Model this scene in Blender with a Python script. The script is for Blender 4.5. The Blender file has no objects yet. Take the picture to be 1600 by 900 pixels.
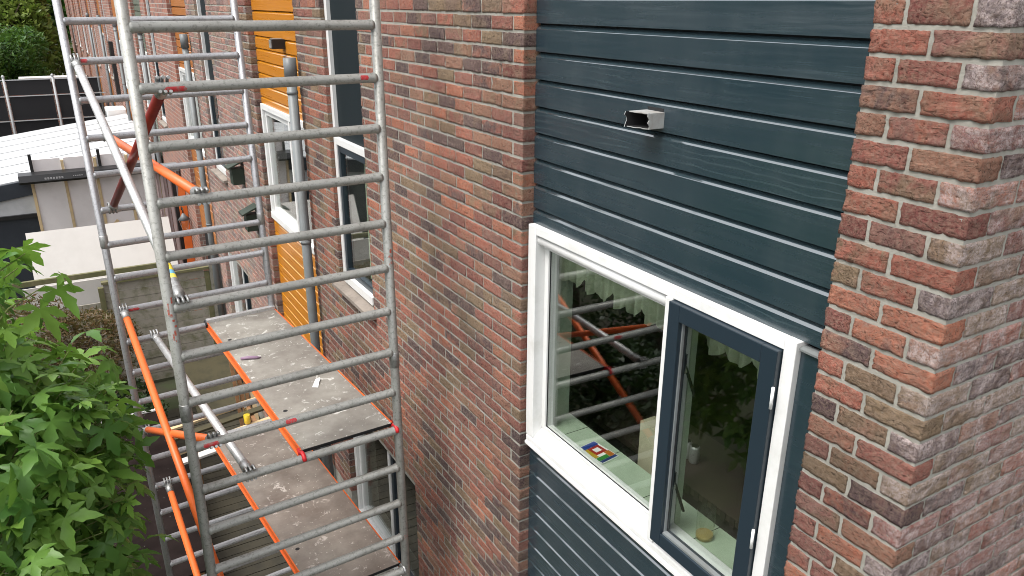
import bpy, bmesh, math, random
from mathutils import Vector, Matrix, noise
random.seed(7)
sc = bpy.context.scene
col = sc.collection
H = 6.2                                   # camera height above the garden

# ------------------------------------------------------------------ camera
CAM = Vector((-2.032, -1.0696, H))
PITCH, YAW, ROLL = 0.355959, 0.535837, -0.006183
cp, sp, cy, sy = math.cos(PITCH), math.sin(PITCH), math.cos(YAW), math.sin(YAW)
FWD = Vector((sy * cp, cy * cp, -sp)); RGT0 = Vector((cy, -sy, 0)); DWN0 = FWD.cross(RGT0)
cr, sr = math.cos(ROLL), math.sin(ROLL)
RGT = cr * RGT0 + sr * DWN0; DWN = -sr * RGT0 + cr * DWN0
cam = bpy.data.cameras.new('camera'); camo = bpy.data.objects.new('camera', cam); col.objects.link(camo)
camo.matrix_world = Matrix(((RGT.x, -DWN.x, -FWD.x, CAM.x), (RGT.y, -DWN.y, -FWD.y, CAM.y), (RGT.z, -DWN.z, -FWD.z, CAM.z), (0, 0, 0, 1)))
cam.sensor_width = 36; cam.lens = 27.0; cam.clip_start = 0.05; cam.clip_end = 2000
sc.camera = camo

def screen(p):
    """photo pixel of a point: used only to rank bricks and leaves by how large they show"""
    d = Vector(p) - CAM; z = d.dot(FWD)
    if z < .05: return (-9e3, -9e3, z)
    return (800 + 1200 * d.dot(RGT) / z, 450 + 1200 * d.dot(DWN) / z, z)

# ------------------------------------------------------------------ world, sun, exposure
SUN_EL, SUN_AZ = math.radians(60), math.radians(262)
w = bpy.data.worlds.new('World'); sc.world = w; w.use_nodes = True
nt = w.node_tree; bg = nt.nodes['Background']
sky = nt.nodes.new('ShaderNodeTexSky'); sky.sky_type = 'NISHITA'; sky.sun_disc = False
sky.sun_elevation = SUN_EL; sky.sun_rotation = SUN_AZ
sky.air_density = 1.0; sky.dust_density = 6.0; sky.ozone_density = 1.0
hs = nt.nodes.new('ShaderNodeHueSaturation'); hs.inputs['Saturation'].default_value = 0.22
cl = nt.nodes.new('ShaderNodeMix'); cl.data_type = 'RGBA'; cl.inputs[0].default_value = .62       # an even layer of cloud over the sky
cl.inputs[7].default_value = (5.6, 5.75, 6.0, 1)
nt.links.new(sky.outputs[0], hs.inputs['Color']); nt.links.new(hs.outputs[0], cl.inputs[6]); nt.links.new(cl.outputs[2], bg.inputs[0])
bg.inputs[1].default_value = 0.15
sun = bpy.data.lights.new('sun', 'SUN'); sun.energy = 1.4; sun.angle = math.radians(24); sun.color = (1, .96, .9)
suno = bpy.data.objects.new('sun', sun); col.objects.link(suno)
sd = Vector((math.sin(SUN_AZ) * math.cos(SUN_EL), math.cos(SUN_AZ) * math.cos(SUN_EL), math.sin(SUN_EL)))
suno.rotation_euler = (-sd).to_track_quat('-Z', 'Y').to_euler(); suno.location = (-8, -6, 15)
vs = sc.view_settings; vs.view_transform = 'Standard'; vs.look = 'None'; vs.exposure = 1.22; vs.gamma = 1; vs.use_curve_mapping = False
sc.cycles.max_bounces = 7; sc.cycles.transparent_max_bounces = 10; sc.cycles.use_denoising = True; sc.cycles.filter_width = 0.95

# ------------------------------------------------------------------ helpers
def obj(name, data, parent=None, loc=None):
    o = bpy.data.objects.new(name, data); col.objects.link(o)
    if parent is not None: o.parent = parent
    if loc is not None: o.location = loc
    return o
def thing(name, label, cat, loc=(0, 0, 0), group=None, kind=None):
    o = obj(name, None, None, loc); o.empty_display_size = .1
    return tag(o, label, cat, group, kind)
def tag(o, label=None, cat=None, group=None, kind=None):
    if label: o['label'] = label
    if cat: o['category'] = cat
    if group: o['group'] = group
    if kind: o['kind'] = kind
    return o
def structure(o): o['kind'] = 'structure'; return o

class MB:
    """collects faces for ONE mesh; coordinates are given in world metres"""
    def __init__(s): s.v = []; s.f = []; s.m = []; s.sm = []
    def add(s, vs, fs, m=0, smooth=False):
        b = len(s.v); s.v += [tuple(p) for p in vs]
        for f in fs: s.f.append(tuple(b + i for i in f)); s.m.append(m); s.sm.append(smooth)
        return s
    def box(s, x0, x1, y0, y1, z0, z1, m=0):
        return s.add([(x0, y0, z0), (x1, y0, z0), (x1, y1, z0), (x0, y1, z0), (x0, y0, z1), (x1, y0, z1), (x1, y1, z1), (x0, y1, z1)],
                     [(0, 3, 2, 1), (4, 5, 6, 7), (0, 1, 5, 4), (1, 2, 6, 5), (2, 3, 7, 6), (3, 0, 4, 7)], m)
    def beam(s, a, b, wd, th, up=(0, 0, 1), m=0):
        a, b = Vector(a), Vector(b); d = (b - a).normalized(); u = Vector(up)
        sd_ = d.cross(u).normalized() * wd / 2; u2 = sd_.cross(d).normalized() * th / 2
        c = [a - sd_ - u2, a + sd_ - u2, a + sd_ + u2, a - sd_ + u2, b - sd_ - u2, b + sd_ - u2, b + sd_ + u2, b - sd_ + u2]
        return s.add(c, [(0, 1, 2, 3), (7, 6, 5, 4), (0, 4, 5, 1), (1, 5, 6, 2), (2, 6, 7, 3), (3, 7, 4, 0)], m)
    def tube(s, pts, r, n=14, m=0, cap=True, radii=None):
        pts = [Vector(p) for p in pts]; rings = []
        ref = None
        for i, p in enumerate(pts):
            d = (pts[min(i + 1, len(pts) - 1)] - pts[max(i - 1, 0)]).normalized()
            if ref is None:
                ref = Vector((0, 0, 1)) if abs(d.z) < .9 else Vector((1, 0, 0))
            u = (ref - d * ref.dot(d)).normalized(); v = d.cross(u); ref = u
            rr = radii[i] if radii else r
            rings.append([p + (u * math.cos(2 * math.pi * k / n) + v * math.sin(2 * math.pi * k / n)) * rr for k in range(n)])
        b = len(s.v)
        for rg in rings: s.v += [tuple(p) for p in rg]
        for i in range(len(rings) - 1):
            for k in range(n):
                k2 = (k + 1) % n
                s.f.append((b + i * n + k, b + i * n + k2, b + (i + 1) * n + k2, b + (i + 1) * n + k)); s.m.append(m); s.sm.append(True)
        if cap:
            s.f.append(tuple(b + k for k in reversed(range(n)))); s.m.append(m); s.sm.append(False)
            e = b + (len(rings) - 1) * n
            s.f.append(tuple(e + k for k in range(n))); s.m.append(m); s.sm.append(False)
        return s
    def prism(s, prof, axis, a, b, m=0):
        """profile polygon extruded along an axis ('y': prof=(x,z), 'x': prof=(y,z), 'z': prof=(x,y))"""
        def P(p, t): return {'y': (p[0], t, p[1]), 'x': (t, p[0], p[1]), 'z': (p[0], p[1], t)}[axis]
        n = len(prof); vs_ = [P(p, a) for p in prof] + [P(p, b) for p in prof]
        fs = [tuple(range(n)), tuple(range(2 * n - 1, n - 1, -1))] + [(i, n + i, n + (i + 1) % n, (i + 1) % n) for i in range(n)]
        return s.add(vs_, fs, m)
    def mesh(s, name, mats, org=(0, 0, 0)):
        me = bpy.data.meshes.new(name); ox, oy, oz = org
        me.from_pydata([(x - ox, y - oy, z - oz) for x, y, z in s.v], [], s.f)
        mats = mats if isinstance(mats, (list, tuple)) else [mats]
        for mt in mats: me.materials.append(mt)
        if len(mats) > 1: me.polygons.foreach_set('material_index', s.m)
        me.polygons.foreach_set('use_smooth', s.sm)
        bm = bmesh.new(); bm.from_mesh(me); bmesh.ops.recalc_face_normals(bm, faces=bm.faces); bm.to_mesh(me); bm.free()
        return me
    def build(s, name, mats, parent=None, bevel=0):
        org = (0, 0, 0)
        if parent is not None:
            p = parent; org = Vector((0, 0, 0))
            while p is not None: org = org + p.location; p = p.parent
        me = s.mesh(name, mats, org)
        o = obj(name, me, parent)
        if bevel:
            md = o.modifiers.new('bevel', 'BEVEL'); md.width = bevel; md.segments = 2; md.limit_method = 'ANGLE'
        return o
def B(): return MB()

# ------------------------------------------------------------------ materials
def mat(name, base=(.5, .5, .5), rough=.6, metal=0, spec=.5, ior=1.45):
    m = bpy.data.materials.new(name); m.use_nodes = True
    b = m.node_tree.nodes['Principled BSDF']
    b.inputs['Base Color'].default_value = (*base, 1); b.inputs['Roughness'].default_value = rough
    b.inputs['Metallic'].default_value = metal; b.inputs['Specular IOR Level'].default_value = spec; b.inputs['IOR'].default_value = ior
    return m
class N:
    """tiny node helper"""
    def __init__(s, m): s.t = m.node_tree; s.b = s.t.nodes['Principled BSDF']
    def n(s, typ, **kw):
        nd = s.t.nodes.new(typ)
        for k, v in kw.items(): setattr(nd, k, v)
        return nd
    def l(s, a, b): s.t.links.new(a, b)
    def coord(s, kind='Object', scale=(1, 1, 1), off=None):
        tc = s.n('ShaderNodeTexCoord'); mp = s.n('ShaderNodeMapping'); mp.inputs['Scale'].default_value = scale
        s.l(tc.outputs[kind], mp.inputs['Vector'])
        if off is not None: s.l(off, mp.inputs['Location'])
        return mp.outputs[0]
    def noise(s, vec, scale, detail=4, rough=.55, dist=0):
        nd = s.n('ShaderNodeTexNoise'); nd.inputs['Scale'].default_value = scale; nd.inputs['Detail'].default_value = detail
        nd.inputs['Roughness'].default_value = rough; nd.inputs['Distortion'].default_value = dist
        s.l(vec, nd.inputs['Vector']); return nd.outputs[0]
    def ramp(s, fac, stops, interp='LINEAR'):
        nd = s.n('ShaderNodeValToRGB'); r = nd.color_ramp; r.interpolation = interp
        while len(r.elements) < len(stops): r.elements.new(.5)
        for e, (p, c) in zip(r.elements, stops): e.position = p; e.color = (*c, 1) if len(c) == 3 else c
        s.l(fac, nd.inputs[0]); return nd.outputs[0]
    def mix(s, fac, a, b, typ='MIX'):
        nd = s.n('ShaderNodeMix', data_type='RGBA', blend_type=typ)
        for sock, v in ((nd.inputs[0], fac), (nd.inputs[6], a), (nd.inputs[7], b)):
            if isinstance(v, (int, float)): sock.default_value = v
            elif isinstance(v, tuple): sock.default_value = (*v, 1)
            else: s.l(v, sock)
        return nd.outputs[2]
    def math(s, op, a, b=None):
        nd = s.n('ShaderNodeMath', operation=op)
        for sock, v in ((nd.inputs[0], a), (nd.inputs[1], b)):
            if v is None: continue
            if isinstance(v, (int, float)): sock.default_value = v
            else: s.l(v, sock)
        return nd.outputs[0]
    def bump(s, h, strength=.3, dist=.01, prev=None):
        nd = s.n('ShaderNodeBump'); nd.inputs['Strength'].default_value = strength; nd.inputs['Distance'].default_value = dist
        s.l(h, nd.inputs['Height'])
        if prev is not None: s.l(prev, nd.inputs['Normal'])
        return nd.outputs[0]
    def color(s, c): s.l(c, s.b.inputs['Base Color'])
    def normal(s, c): s.l(c, s.b.inputs['Normal'])
    def rough(s, c): s.l(c, s.b.inputs['Roughness'])

def grimy(name, base, dirt, rough=.6, scale=6, amt=(.45, .7), metal=0, bump=.15, spec=.5, coord='Object'):
    m = mat(name, base, rough, metal, spec); k = N(m); v = k.coord(coord)
    f = k.ramp(k.noise(v, scale, 6, .65), [(amt[0], (0, 0, 0)), (amt[1], (1, 1, 1))])
    k.color(k.mix(f, base, dirt))
    if bump: k.normal(k.bump(k.noise(v, scale * 14, 3), bump, .003))
    return m

BRICK = [(.0, (.34, .105, .070)), (.13, (.27, .090, .070)), (.26, (.29, .135, .088)), (.38, (.21, .066, .056)), (.50, (.105, .064, .068)),
         (.60, (.225, .155, .092)), (.70, (.40, .130, .072)), (.79, (.25, .108, .088)), (.88, (.085, .058, .066)), (.94, (.19, .125, .078))]
BRICK2 = [(.0, (.19, .135, .085)), (.2, (.33, .11, .07)), (.42, (.11, .070, .074)), (.6, (.29, .13, .09)), (.78, (.22, .155, .095))]
def brick_material(name, per_object, bloom=0.0, wash=0.0):
    m = mat(name, rough=.92, spec=.2); k = N(m)
    if per_object:
        oi = k.n('ShaderNodeObjectInfo'); rnd = oi.outputs['Random']
    else:
        ge = k.n('ShaderNodeNewGeometry'); rnd = ge.outputs['Random Per Island']
    off = k.n('ShaderNodeCombineXYZ'); r40 = k.math('MULTIPLY', rnd, 40.0)
    k.l(r40, off.inputs[0]); k.l(k.math('MULTIPLY', rnd, 23.0), off.inputs[1]); k.l(r40, off.inputs[2])
    v = k.coord('Object', off=off.outputs[0])
    c1 = k.ramp(rnd, BRICK, 'CONSTANT')
    r2 = k.math('FRACT', k.math('MULTIPLY', rnd, 17.31))
    c2 = k.ramp(r2, BRICK2, 'CONSTANT')
    patch = k.ramp(k.noise(v, 9, 3, .6, .6), [(.46, (0, 0, 0)), (.62, (1, 1, 1))])
    patch = k.math('MULTIPLY', patch, k.math('FRACT', k.math('MULTIPLY', rnd, 7.77)))
    c = k.mix(patch, c1, c2)
    fine = k.noise(v, 70, 6, .75)
    c = k.mix(k.ramp(fine, [(.40, (.0, .0, .0)), (.72, (.62, .62, .62))]), c, (.36, .27, .20), 'MIX')
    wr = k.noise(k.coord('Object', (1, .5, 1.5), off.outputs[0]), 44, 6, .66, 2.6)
    dark = k.ramp(wr, [(.36, (.22, .19, .18)), (.46, (1, 1, 1)), (.64, (1.18, 1.15, 1.12))])  # wrinkle hollows darkened and ridges lightened in the colour, standing in for relief shading
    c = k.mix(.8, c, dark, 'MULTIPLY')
    if bloom:
        wv = k.coord('Object', off=off.outputs[0])
        bl = k.ramp(k.noise(wv, 11, 4, .65, .8), [(.38, (.08, .08, .08)), (.62, (bloom, bloom, bloom))])
        bl = k.math('MULTIPLY', bl, k.ramp(k.noise(wv, 85, 6, .8, 1.0), [(.40, (.12, .12, .12)), (.56, (1, 1, 1))]))
        c = k.mix(bl, c, (.60, .50, .485))
    if wash: c = k.mix(wash, c, (.36, .30, .28))
    hsv = k.n('ShaderNodeHueSaturation'); hsv.inputs['Saturation'].default_value = .94; hsv.inputs['Value'].default_value = 1.22; k.l(c, hsv.inputs['Color']); c = hsv.outputs[0]
    gp = k.n('ShaderNodeNewGeometry'); stain = k.ramp(k.noise(gp.outputs['Position'], 1.1, 5, .6, .4), [(.32, (.70, .69, .70)), (.62, (1.05, 1.04, 1.03))])     # broad weathering over the whole wall
    c = k.mix(1.0, c, stain, 'MULTIPLY')
    dust = k.ramp(k.noise(gp.outputs['Position'], 2.6, 5, .65), [(.5, (0, 0, 0)), (.75, (.20, .20, .20))]); c = k.mix(dust, c, (.40, .34, .29))
    k.color(c)
    b1 = k.bump(wr, 1.0, .030); k.normal(k.bump(k.noise(v, 190, 4, .75), .8, .004, b1))
    return m
M = {}
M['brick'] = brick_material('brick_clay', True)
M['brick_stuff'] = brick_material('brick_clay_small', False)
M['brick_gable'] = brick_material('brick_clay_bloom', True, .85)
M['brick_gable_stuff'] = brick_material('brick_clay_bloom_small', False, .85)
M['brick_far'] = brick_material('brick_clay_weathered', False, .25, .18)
m = mat('lime_mortar', rough=.95, spec=.15); k = N(m); v = k.coord('Object')
k.color(k.ramp(k.noise(v, 9, 6, .7), [(.3, (.235, .225, .195)), (.7, (.36, .345, .305))]))
k.normal(k.bump(k.noise(v, 110, 5, .75), .9, .006)); M['mortar'] = m
m = mat('brickwork_distant', rough=.95, spec=.15); k = N(m)
tc = k.n('ShaderNodeTexCoord'); sx = k.n('ShaderNodeSeparateXYZ'); k.l(tc.outputs['Object'], sx.inputs[0])
cx = k.n('ShaderNodeCombineXYZ'); k.l(k.math('ADD', sx.outputs[0], sx.outputs[1]), cx.inputs[0]); k.l(sx.outputs[2], cx.inputs[1])
br = k.n('ShaderNodeTexBrick'); br.inputs['Scale'].default_value = 1; br.inputs['Brick Width'].default_value = .22; br.inputs['Row Height'].default_value = .0768
br.inputs['Mortar Size'].default_value = .0065; br.inputs['Mortar Smooth'].default_value = .1; br.inputs['Bias'].default_value = -.1
br.inputs['Color1'].default_value = (.33, .13, .09, 1); br.inputs['Color2'].default_value = (.14, .085, .08, 1); br.inputs['Mortar'].default_value = (.36, .34, .30, 1)
k.l(cx.outputs[0], br.inputs['Vector'])
k.color(k.mix(k.ramp(k.noise(k.coord('Object'), 3, 5), [(.35, (0, 0, 0)), (.7, (.4, .4, .4))]), br.outputs[0], (.33, .26, .22)))
k.normal(k.bump(br.outputs['Fac'], -.5, .008)); M['brick_texture'] = m

def paint_wood(name, base, rough=.32, ior=1.6, grain=.25, streak=None, amt=.5):
    m = mat(name, base, rough, ior=ior); k = N(m); v = k.coord('Object', (1, .06, 1))
    wv = k.n('ShaderNodeTexWave', wave_type='BANDS', bands_direction='Z'); wv.inputs['Scale'].default_value = 11
    wv.inputs['Distortion'].default_value = 7; wv.inputs['Detail'].default_value = 3; wv.inputs['Detail Scale'].default_value = 1.2
    oi = k.n('ShaderNodeObjectInfo'); cb = k.n('ShaderNodeCombineXYZ'); k.l(k.math('MULTIPLY', oi.outputs['Random'], 31.), cb.inputs[2]); k.l(k.math('MULTIPLY', oi.outputs['Random'], 11.), cb.inputs[1])
    v2 = k.coord('Object', (1, .22, 1), cb.outputs[0]); k.l(v2, wv.inputs['Vector'])
    fib = k.noise(k.coord('Object', (1, .03, 1), cb.outputs[0]), 160, 4, .6)
    h = k.math('ADD', k.math('MULTIPLY', wv.outputs[1], .6), k.math('MULTIPLY', fib, .6))
    k.normal(k.bump(h, grain, .0025))
    if streak and grain < .15:
        rid = k.ramp(wv.outputs[1], [(.84, (0, 0, 0)), (.97, (1, 1, 1))]); msk = k.ramp(oi.outputs['Random'], [(.74, (0, 0, 0)), (.82, (.32, .32, .32))])
        rid = k.math('MULTIPLY', k.math('MULTIPLY', rid, msk), k.ramp(k.noise(k.coord('Object', (1, .8, 1), cb.outputs[0]), 3, 3), [(.42, (0, 0, 0)), (.6, (1, 1, 1))]))
        f = k.ramp(fib, [(.5, (0, 0, 0)), (.8, (amt,) * 3)]); f2 = k.ramp(k.noise(k.coord('Object', (1, .3, 1), cb.outputs[0]), 7, 4), [(.45, (0, 0, 0)), (.65, (1, 1, 1))])
        gp = k.n('ShaderNodeNewGeometry'); mp2 = k.n('ShaderNodeMapping'); mp2.inputs['Scale'].default_value = (1, 1, .35); k.l(gp.outputs['Position'], mp2.inputs['Vector'])
        film = k.ramp(k.noise(mp2.outputs[0], 5, 6, .7), [(.45, (0, 0, 0)), (.8, (.16, .16, .16))])                       # thin dust film and run marks
        k.color(k.mix(film, k.mix(rid, k.mix(k.math('MULTIPLY', f, f2), base, streak), streak), (.10, .115, .12)))
    elif streak:
        f = k.ramp(fib, [(.5, (0, 0, 0)), (.8, (amt,) * 3)]); f2 = k.ramp(k.noise(k.coord('Object', (1, .3, 1), cb.outputs[0]), 7, 4), [(.45, (0, 0, 0)), (.65, (1, 1, 1))])
        k.color(k.mix(k.math('MULTIPLY', f, f2), base, streak))
    k.rough(k.ramp(k.noise(v, 20, 3), [(.3, (rough * .8,) * 3), (.7, (rough * 1.3,) * 3)]))
    return m
M['dark_paint'] = paint_wood('dark_blue_grey_paint', (.0145, .029, .039), .24, 1.9, .10, (.06, .09, .10), .4)
M['dark_frame'] = mat('dark_window_paint', (.014, .024, .034), .34, ior=1.5)
M['dark_panel'] = mat('dark_matt_panel', (.012, .018, .021), .5, spec=.12)
M['white_paint'] = grimy('white_window_paint', (.66, .66, .65), (.53, .53, .50), .38, 7, (.5, .85), bump=.03)
M['orange_wood'] = paint_wood('varnished_orange_boards', (.48, .175, .010), .3, 1.7, .2, (.34, .11, .006), .9)
M['brown_wood'] = paint_wood('varnished_brown_boards', (.36, .13, .03), .4, 1.5, .3, (.22, .07, .02), .9)
M['green_paint'] = paint_wood('dull_green_boards', (.10, .12, .09), .45, 1.5, .3)
M['black_rubber_and_shade'] = mat('black_rubber_and_shade', (.012, .012, .013), .6)
M['black_metal'] = mat('black_metal', (.014, .014, .015), .4)
M['pvc'] = grimy('grey_pvc_pipe', (.17, .185, .19), (.13, .135, .13), .45, 3, bump=.03)
M['pvc_dark'] = mat('grey_pvc_collar', (.14, .15, .155), .45)
M['concrete'] = grimy('weathered_concrete_sill', (.24, .205, .175), (.14, .12, .10), .85, 5, bump=.3)

def metal_tube(name, base, dirt, rough, metal, amt=(.5, .75)):
    m = mat(name, base, rough, metal); k = N(m); v = k.coord('Object')
    a = k.ramp(k.noise(v, 5, 6, .7), [(amt[0], (0, 0, 0)), (amt[1], (1, 1, 1))]); b = k.ramp(k.noise(v, 55, 4, .7), [(.52, (0, 0, 0)), (.66, (1, 1, 1))])
    k.color(k.mix(k.math('MULTIPLY', b, .6), k.mix(a, base, dirt), tuple(x * .55 for x in dirt)))
    k.rough(k.ramp(k.noise(v, 18, 4), [(.3, (rough * .8,) * 3), (.7, (min(1, rough * 1.35),) * 3)])); k.normal(k.bump(k.noise(v, 90, 4), .12, .002))
    return m
M['tube'] = metal_tube('galvanised_tube_dull', (.315, .315, .295), (.215, .21, .19), .46, .40)
M['tube_far'] = metal_tube('galvanised_tube_clean', (.39, .39, .40), (.28, .28, .29), .35, .6)
M['alu'] = metal_tube('bright_aluminium_tube', (.56, .56, .56), (.44, .43, .42), .36, .5)
M['claw'] = metal_tube('cast_aluminium_claw', (.5, .5, .5), (.25, .25, .24), .42, .7, (.35, .6))
M['orange_tube'] = grimy('orange_lacquer', (.70, .135, .028), (.50, .11, .04), .42, 7, (.55, .8), bump=.04)
M['red_tube'] = grimy('dark_red_lacquer', (.20, .018, .012), (.12, .014, .012), .4, 7, bump=.04)
M['red_plastic'] = mat('red_plastic', (.55, .02, .025), .4)
M['red_label'] = grimy('red_sticker', (.42, .03, .035), (.30, .12, .11), .5, 60, (.5, .6), bump=0)
M['red_spray'] = grimy('red_spray_paint', (.42, .07, .04), (.34, .25, .22), .6, 60, (.45, .6), bump=0)
m = mat('worn_plywood_deck', rough=.62, spec=.4); k = N(m); v = k.coord('Object')
base = k.ramp(k.noise(v, 2.6, 7, .68), [(.3, (.150, .130, .112)), (.52, (.24, .222, .195)), (.75, (.35, .335, .295))])
sp1 = k.n('ShaderNodeTexVoronoi', feature='F1'); sp1.inputs['Scale'].default_value = 26; k.l(v, sp1.inputs['Vector'])
spots = k.ramp(sp1.outputs['Distance'], [(.09, (1, 1, 1)), (.14, (0, 0, 0))])
spots = k.math('MULTIPLY', spots, k.ramp(k.noise(v, 4.5, 3), [(.42, (0, 0, 0)), (.52, (1, 1, 1))]))
spl = k.ramp(k.noise(v, 10, 6, .72, .7), [(.58, (0, 0, 0)), (.64, (1, 1, 1))])
k.color(k.mix(k.math('MULTIPLY', k.math('MAXIMUM', spots, spl), .75), base, (.62, .61, .57)))
oi = k.n('ShaderNodeObjectInfo'); k.normal(k.bump(k.noise(v, 120, 4), .2, .002)); M['deck'] = m
m2 = m.copy(); m2.name = 'brown_stained_deck'; k = N(m2); lk = k.b.inputs['Base Color'].links[0].from_socket
k.color(k.mix(k.ramp(k.noise(k.coord('Object'), .9, 4), [(.35, (.3, .3, .3)), (.65, (.85, .85, .85))]), lk, (.86, .73, .70), 'MULTIPLY')); M['deck_brown'] = m2

def glass(name, ior, tint=(.93, .96, .94)):
    m = bpy.data.materials.new(name); m.use_nodes = True; t = m.node_tree
    t.nodes.remove(t.nodes['Principled BSDF']); out = t.nodes['Material Output']
    tr = t.nodes.new('ShaderNodeBsdfTransparent'); tr.inputs[0].default_value = (*tint, 1)
    gl = t.nodes.new('ShaderNodeBsdfGlossy'); gl.inputs['Roughness'].default_value = 0.0; gl.inputs[0].default_value = (1, 1, 1, 1)
    fr = t.nodes.new('ShaderNodeFresnel')
    ge = t.nodes.new('ShaderNodeNewGeometry'); mi = t.nodes.new('ShaderNodeMapRange')      # same reflectance on both faces of the thin pane
    mi.inputs[3].default_value = ior; mi.inputs[4].default_value = 1 / ior
    t.links.new(ge.outputs['Backfacing'], mi.inputs[0]); t.links.new(mi.outputs[0], fr.inputs[0])
    mx = t.nodes.new('ShaderNodeMixShader'); t.links.new(fr.outputs[0], mx.inputs[0]); t.links.new(tr.outputs[0], mx.inputs[1]); t.links.new(gl.outputs[0], mx.inputs[2])
    t.links.new(mx.outputs[0], out.inputs[0]); return m
M['glass'] = glass('double_glazing', 1.9)
M['jar_glass'] = glass('thin_jar_glass', 1.5, (.9, .92, .88))

def leaf_material(name, a, b, trans=.3):
    m = mat(name, a, .42, spec=.45); k = N(m)
    oi = k.n('ShaderNodeObjectInfo'); ge = k.n('ShaderNodeNewGeometry')
    r = k.math('FRACT', k.math('ADD', oi.outputs['Random'], ge.outputs['Random Per Island']))
    c = k.mix(r, a, b); c = k.mix(k.math('MULTIPLY', k.noise(k.coord('Object'), 25, 3), .5), c, tuple(x * .55 for x in a))
    k.color(c)
    tl = k.n('ShaderNodeBsdfTranslucent'); k.l(k.mix(.5, c, (.16, .30, .03)), tl.inputs[0])
    mx = k.n('ShaderNodeMixShader'); mx.inputs[0].default_value = trans; out = k.t.nodes['Material Output']
    k.l(k.b.outputs[0], mx.inputs[1]); k.l(tl.outputs[0], mx.inputs[2]); k.l(mx.outputs[0], out.inputs[0])
    return m
M['leaf'] = leaf_material('lobed_leaf_green', (.065, .170, .030), (.225, .385, .065), .38)
M['conifer'] = leaf_material('conifer_green', (.035, .10, .020), (.095, .185, .035), .2)
M['yellow_green'] = leaf_material('yellow_green_leaf', (.14, .21, .04), (.24, .29, .07), .25)
M['brown_leaf'] = leaf_material('rusty_brown_twig', (.13, .068, .032), (.10, .085, .030), .15)
M['dark_leaf'] = leaf_material('dark_hedge_leaf', (.012, .030, .008), (.026, .056, .012), .1)
M['bark'] = grimy('grey_brown_bark', (.12, .09, .065), (.06, .05, .04), .9, 18, bump=.6)
M['twig'] = mat('green_twig', (.14, .16, .05), .7)
M['moss_wood'] = grimy('mossy_grey_boards', (.30, .28, .235), (.115, .12, .055), .85, 5, (.48, .72), bump=.35)
M['moss_rail'] = grimy('mossy_green_rail', (.12, .12, .055), (.18, .16, .09), .85, 8, bump=.3)
M['deck_plank'] = grimy('damp_green_brown_plank', (.034, .029, .017), (.018, .016, .010), .7, 5, bump=.3)
M['pale_timber'] = grimy('pale_new_timber', (.56, .43, .25), (.44, .34, .20), .7, 6, bump=.1)
M['olive_board'] = grimy('olive_brown_board', (.060, .052, .026), (.035, .032, .017), .8, 4, bump=.2)
M['brown_timber'] = grimy('brown_timber', (.25, .13, .06), (.14, .08, .04), .7, 8, bump=.2)
m = mat('film_faced_plywood', (.020, .014, .013), .7, spec=.06); k = N(m); v = k.coord('Object')
vo = k.n('ShaderNodeTexVoronoi'); vo.inputs['Scale'].default_value = 15; k.l(v, vo.inputs['Vector'])
sp_ = k.math('MULTIPLY', k.ramp(vo.outputs['Distance'], [(.05, (1, 1, 1)), (.10, (0, 0, 0))]), k.ramp(k.noise(v, 3, 3), [(.45, (0, 0, 0)), (.6, (1, 1, 1))]))
k.color(k.mix(k.math('MULTIPLY', sp_, .6), k.ramp(k.noise(v, 4, 5), [(.3, (.009, .006, .0055)), (.7, (.018, .0125, .0115))]), (.4, .39, .37)))
M['film_ply'] = m
M['white_sheet'] = grimy('white_coated_sheet', (.54, .52, .495), (.49, .47, .445), .5, 2, bump=.0)
M['insulation'] = grimy('pale_insulation_board', (.70, .67, .67), (.63, .60, .60), .6, 3, bump=.05)
M['roof_white'] = grimy('white_corrugated_sheet', (.46, .47, .48), (.42, .43, .44), .5, 2, bump=0)
M['anthracite'] = grimy('anthracite_panel', (.022, .027, .036), (.03, .036, .046), .55, 3, bump=.1)
M['grey_render'] = grimy('light_grey_render', (.46, .47, .48), (.38, .39, .40), .8, 3, bump=.2)
M['black_screen'] = mat('black_screen_cloth', (.010, .010, .012), .7)
M['pale_post'] = mat('pale_post', (.38, .39, .40), .45)
M['grey_lettering'] = mat('grey_lettering', (.30, .30, .31), .5)
M['pink_panel'] = grimy('pale_pink_panel', (.50, .40, .39), (.42, .33, .32), .6, 4, bump=0)
M['orange_cloth'] = grimy('bright_orange_cloth', (.78, .17, .03), (.68, .14, .03), .7, 4, bump=.1)
M['nest_green'] = grimy('dark_green_box', (.016, .028, .018), (.03, .04, .028), .6, 8, bump=.1)
M['roof_tile'] = grimy('red_roof_tile', (.26, .07, .04), (.15, .06, .04), .8, 4, bump=.3)
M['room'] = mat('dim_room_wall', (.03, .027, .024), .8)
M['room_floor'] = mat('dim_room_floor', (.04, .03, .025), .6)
M['pale_green'] = grimy('pale_green_tile', (.38, .45, .345), (.33, .40, .30), .35, 4, bump=0)
M['curtain'] = grimy('pale_green_curtain', (.50, .55, .40), (.42, .47, .34), .8, 12, bump=.1)
M['beige'] = mat('beige_panel', (.42, .38, .27), .6)
M['white_plain'] = mat('white_plain', (.78, .78, .77), .5)
M['chrome'] = mat('chrome', (.6, .6, .6), .2, 1)
M['ground'] = grimy('damp_garden_soil', (.035, .030, .020), (.04, .055, .02), .9, 1.2, (.4, .65), bump=.6)
M['paving'] = grimy('grey_brown_pavers', (.16, .145, .125), (.09, .085, .07), .85, 3, bump=.3)

# ------------------------------------------------------------------ the ground
structure(B().box(-400, 400, -400, 400, -.3, 0).build('ground', M['ground']))
structure(B().box(-1.6, -.0, -8, 5.4, 0.0, .03).build('garden_path', M['paving']))

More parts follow.
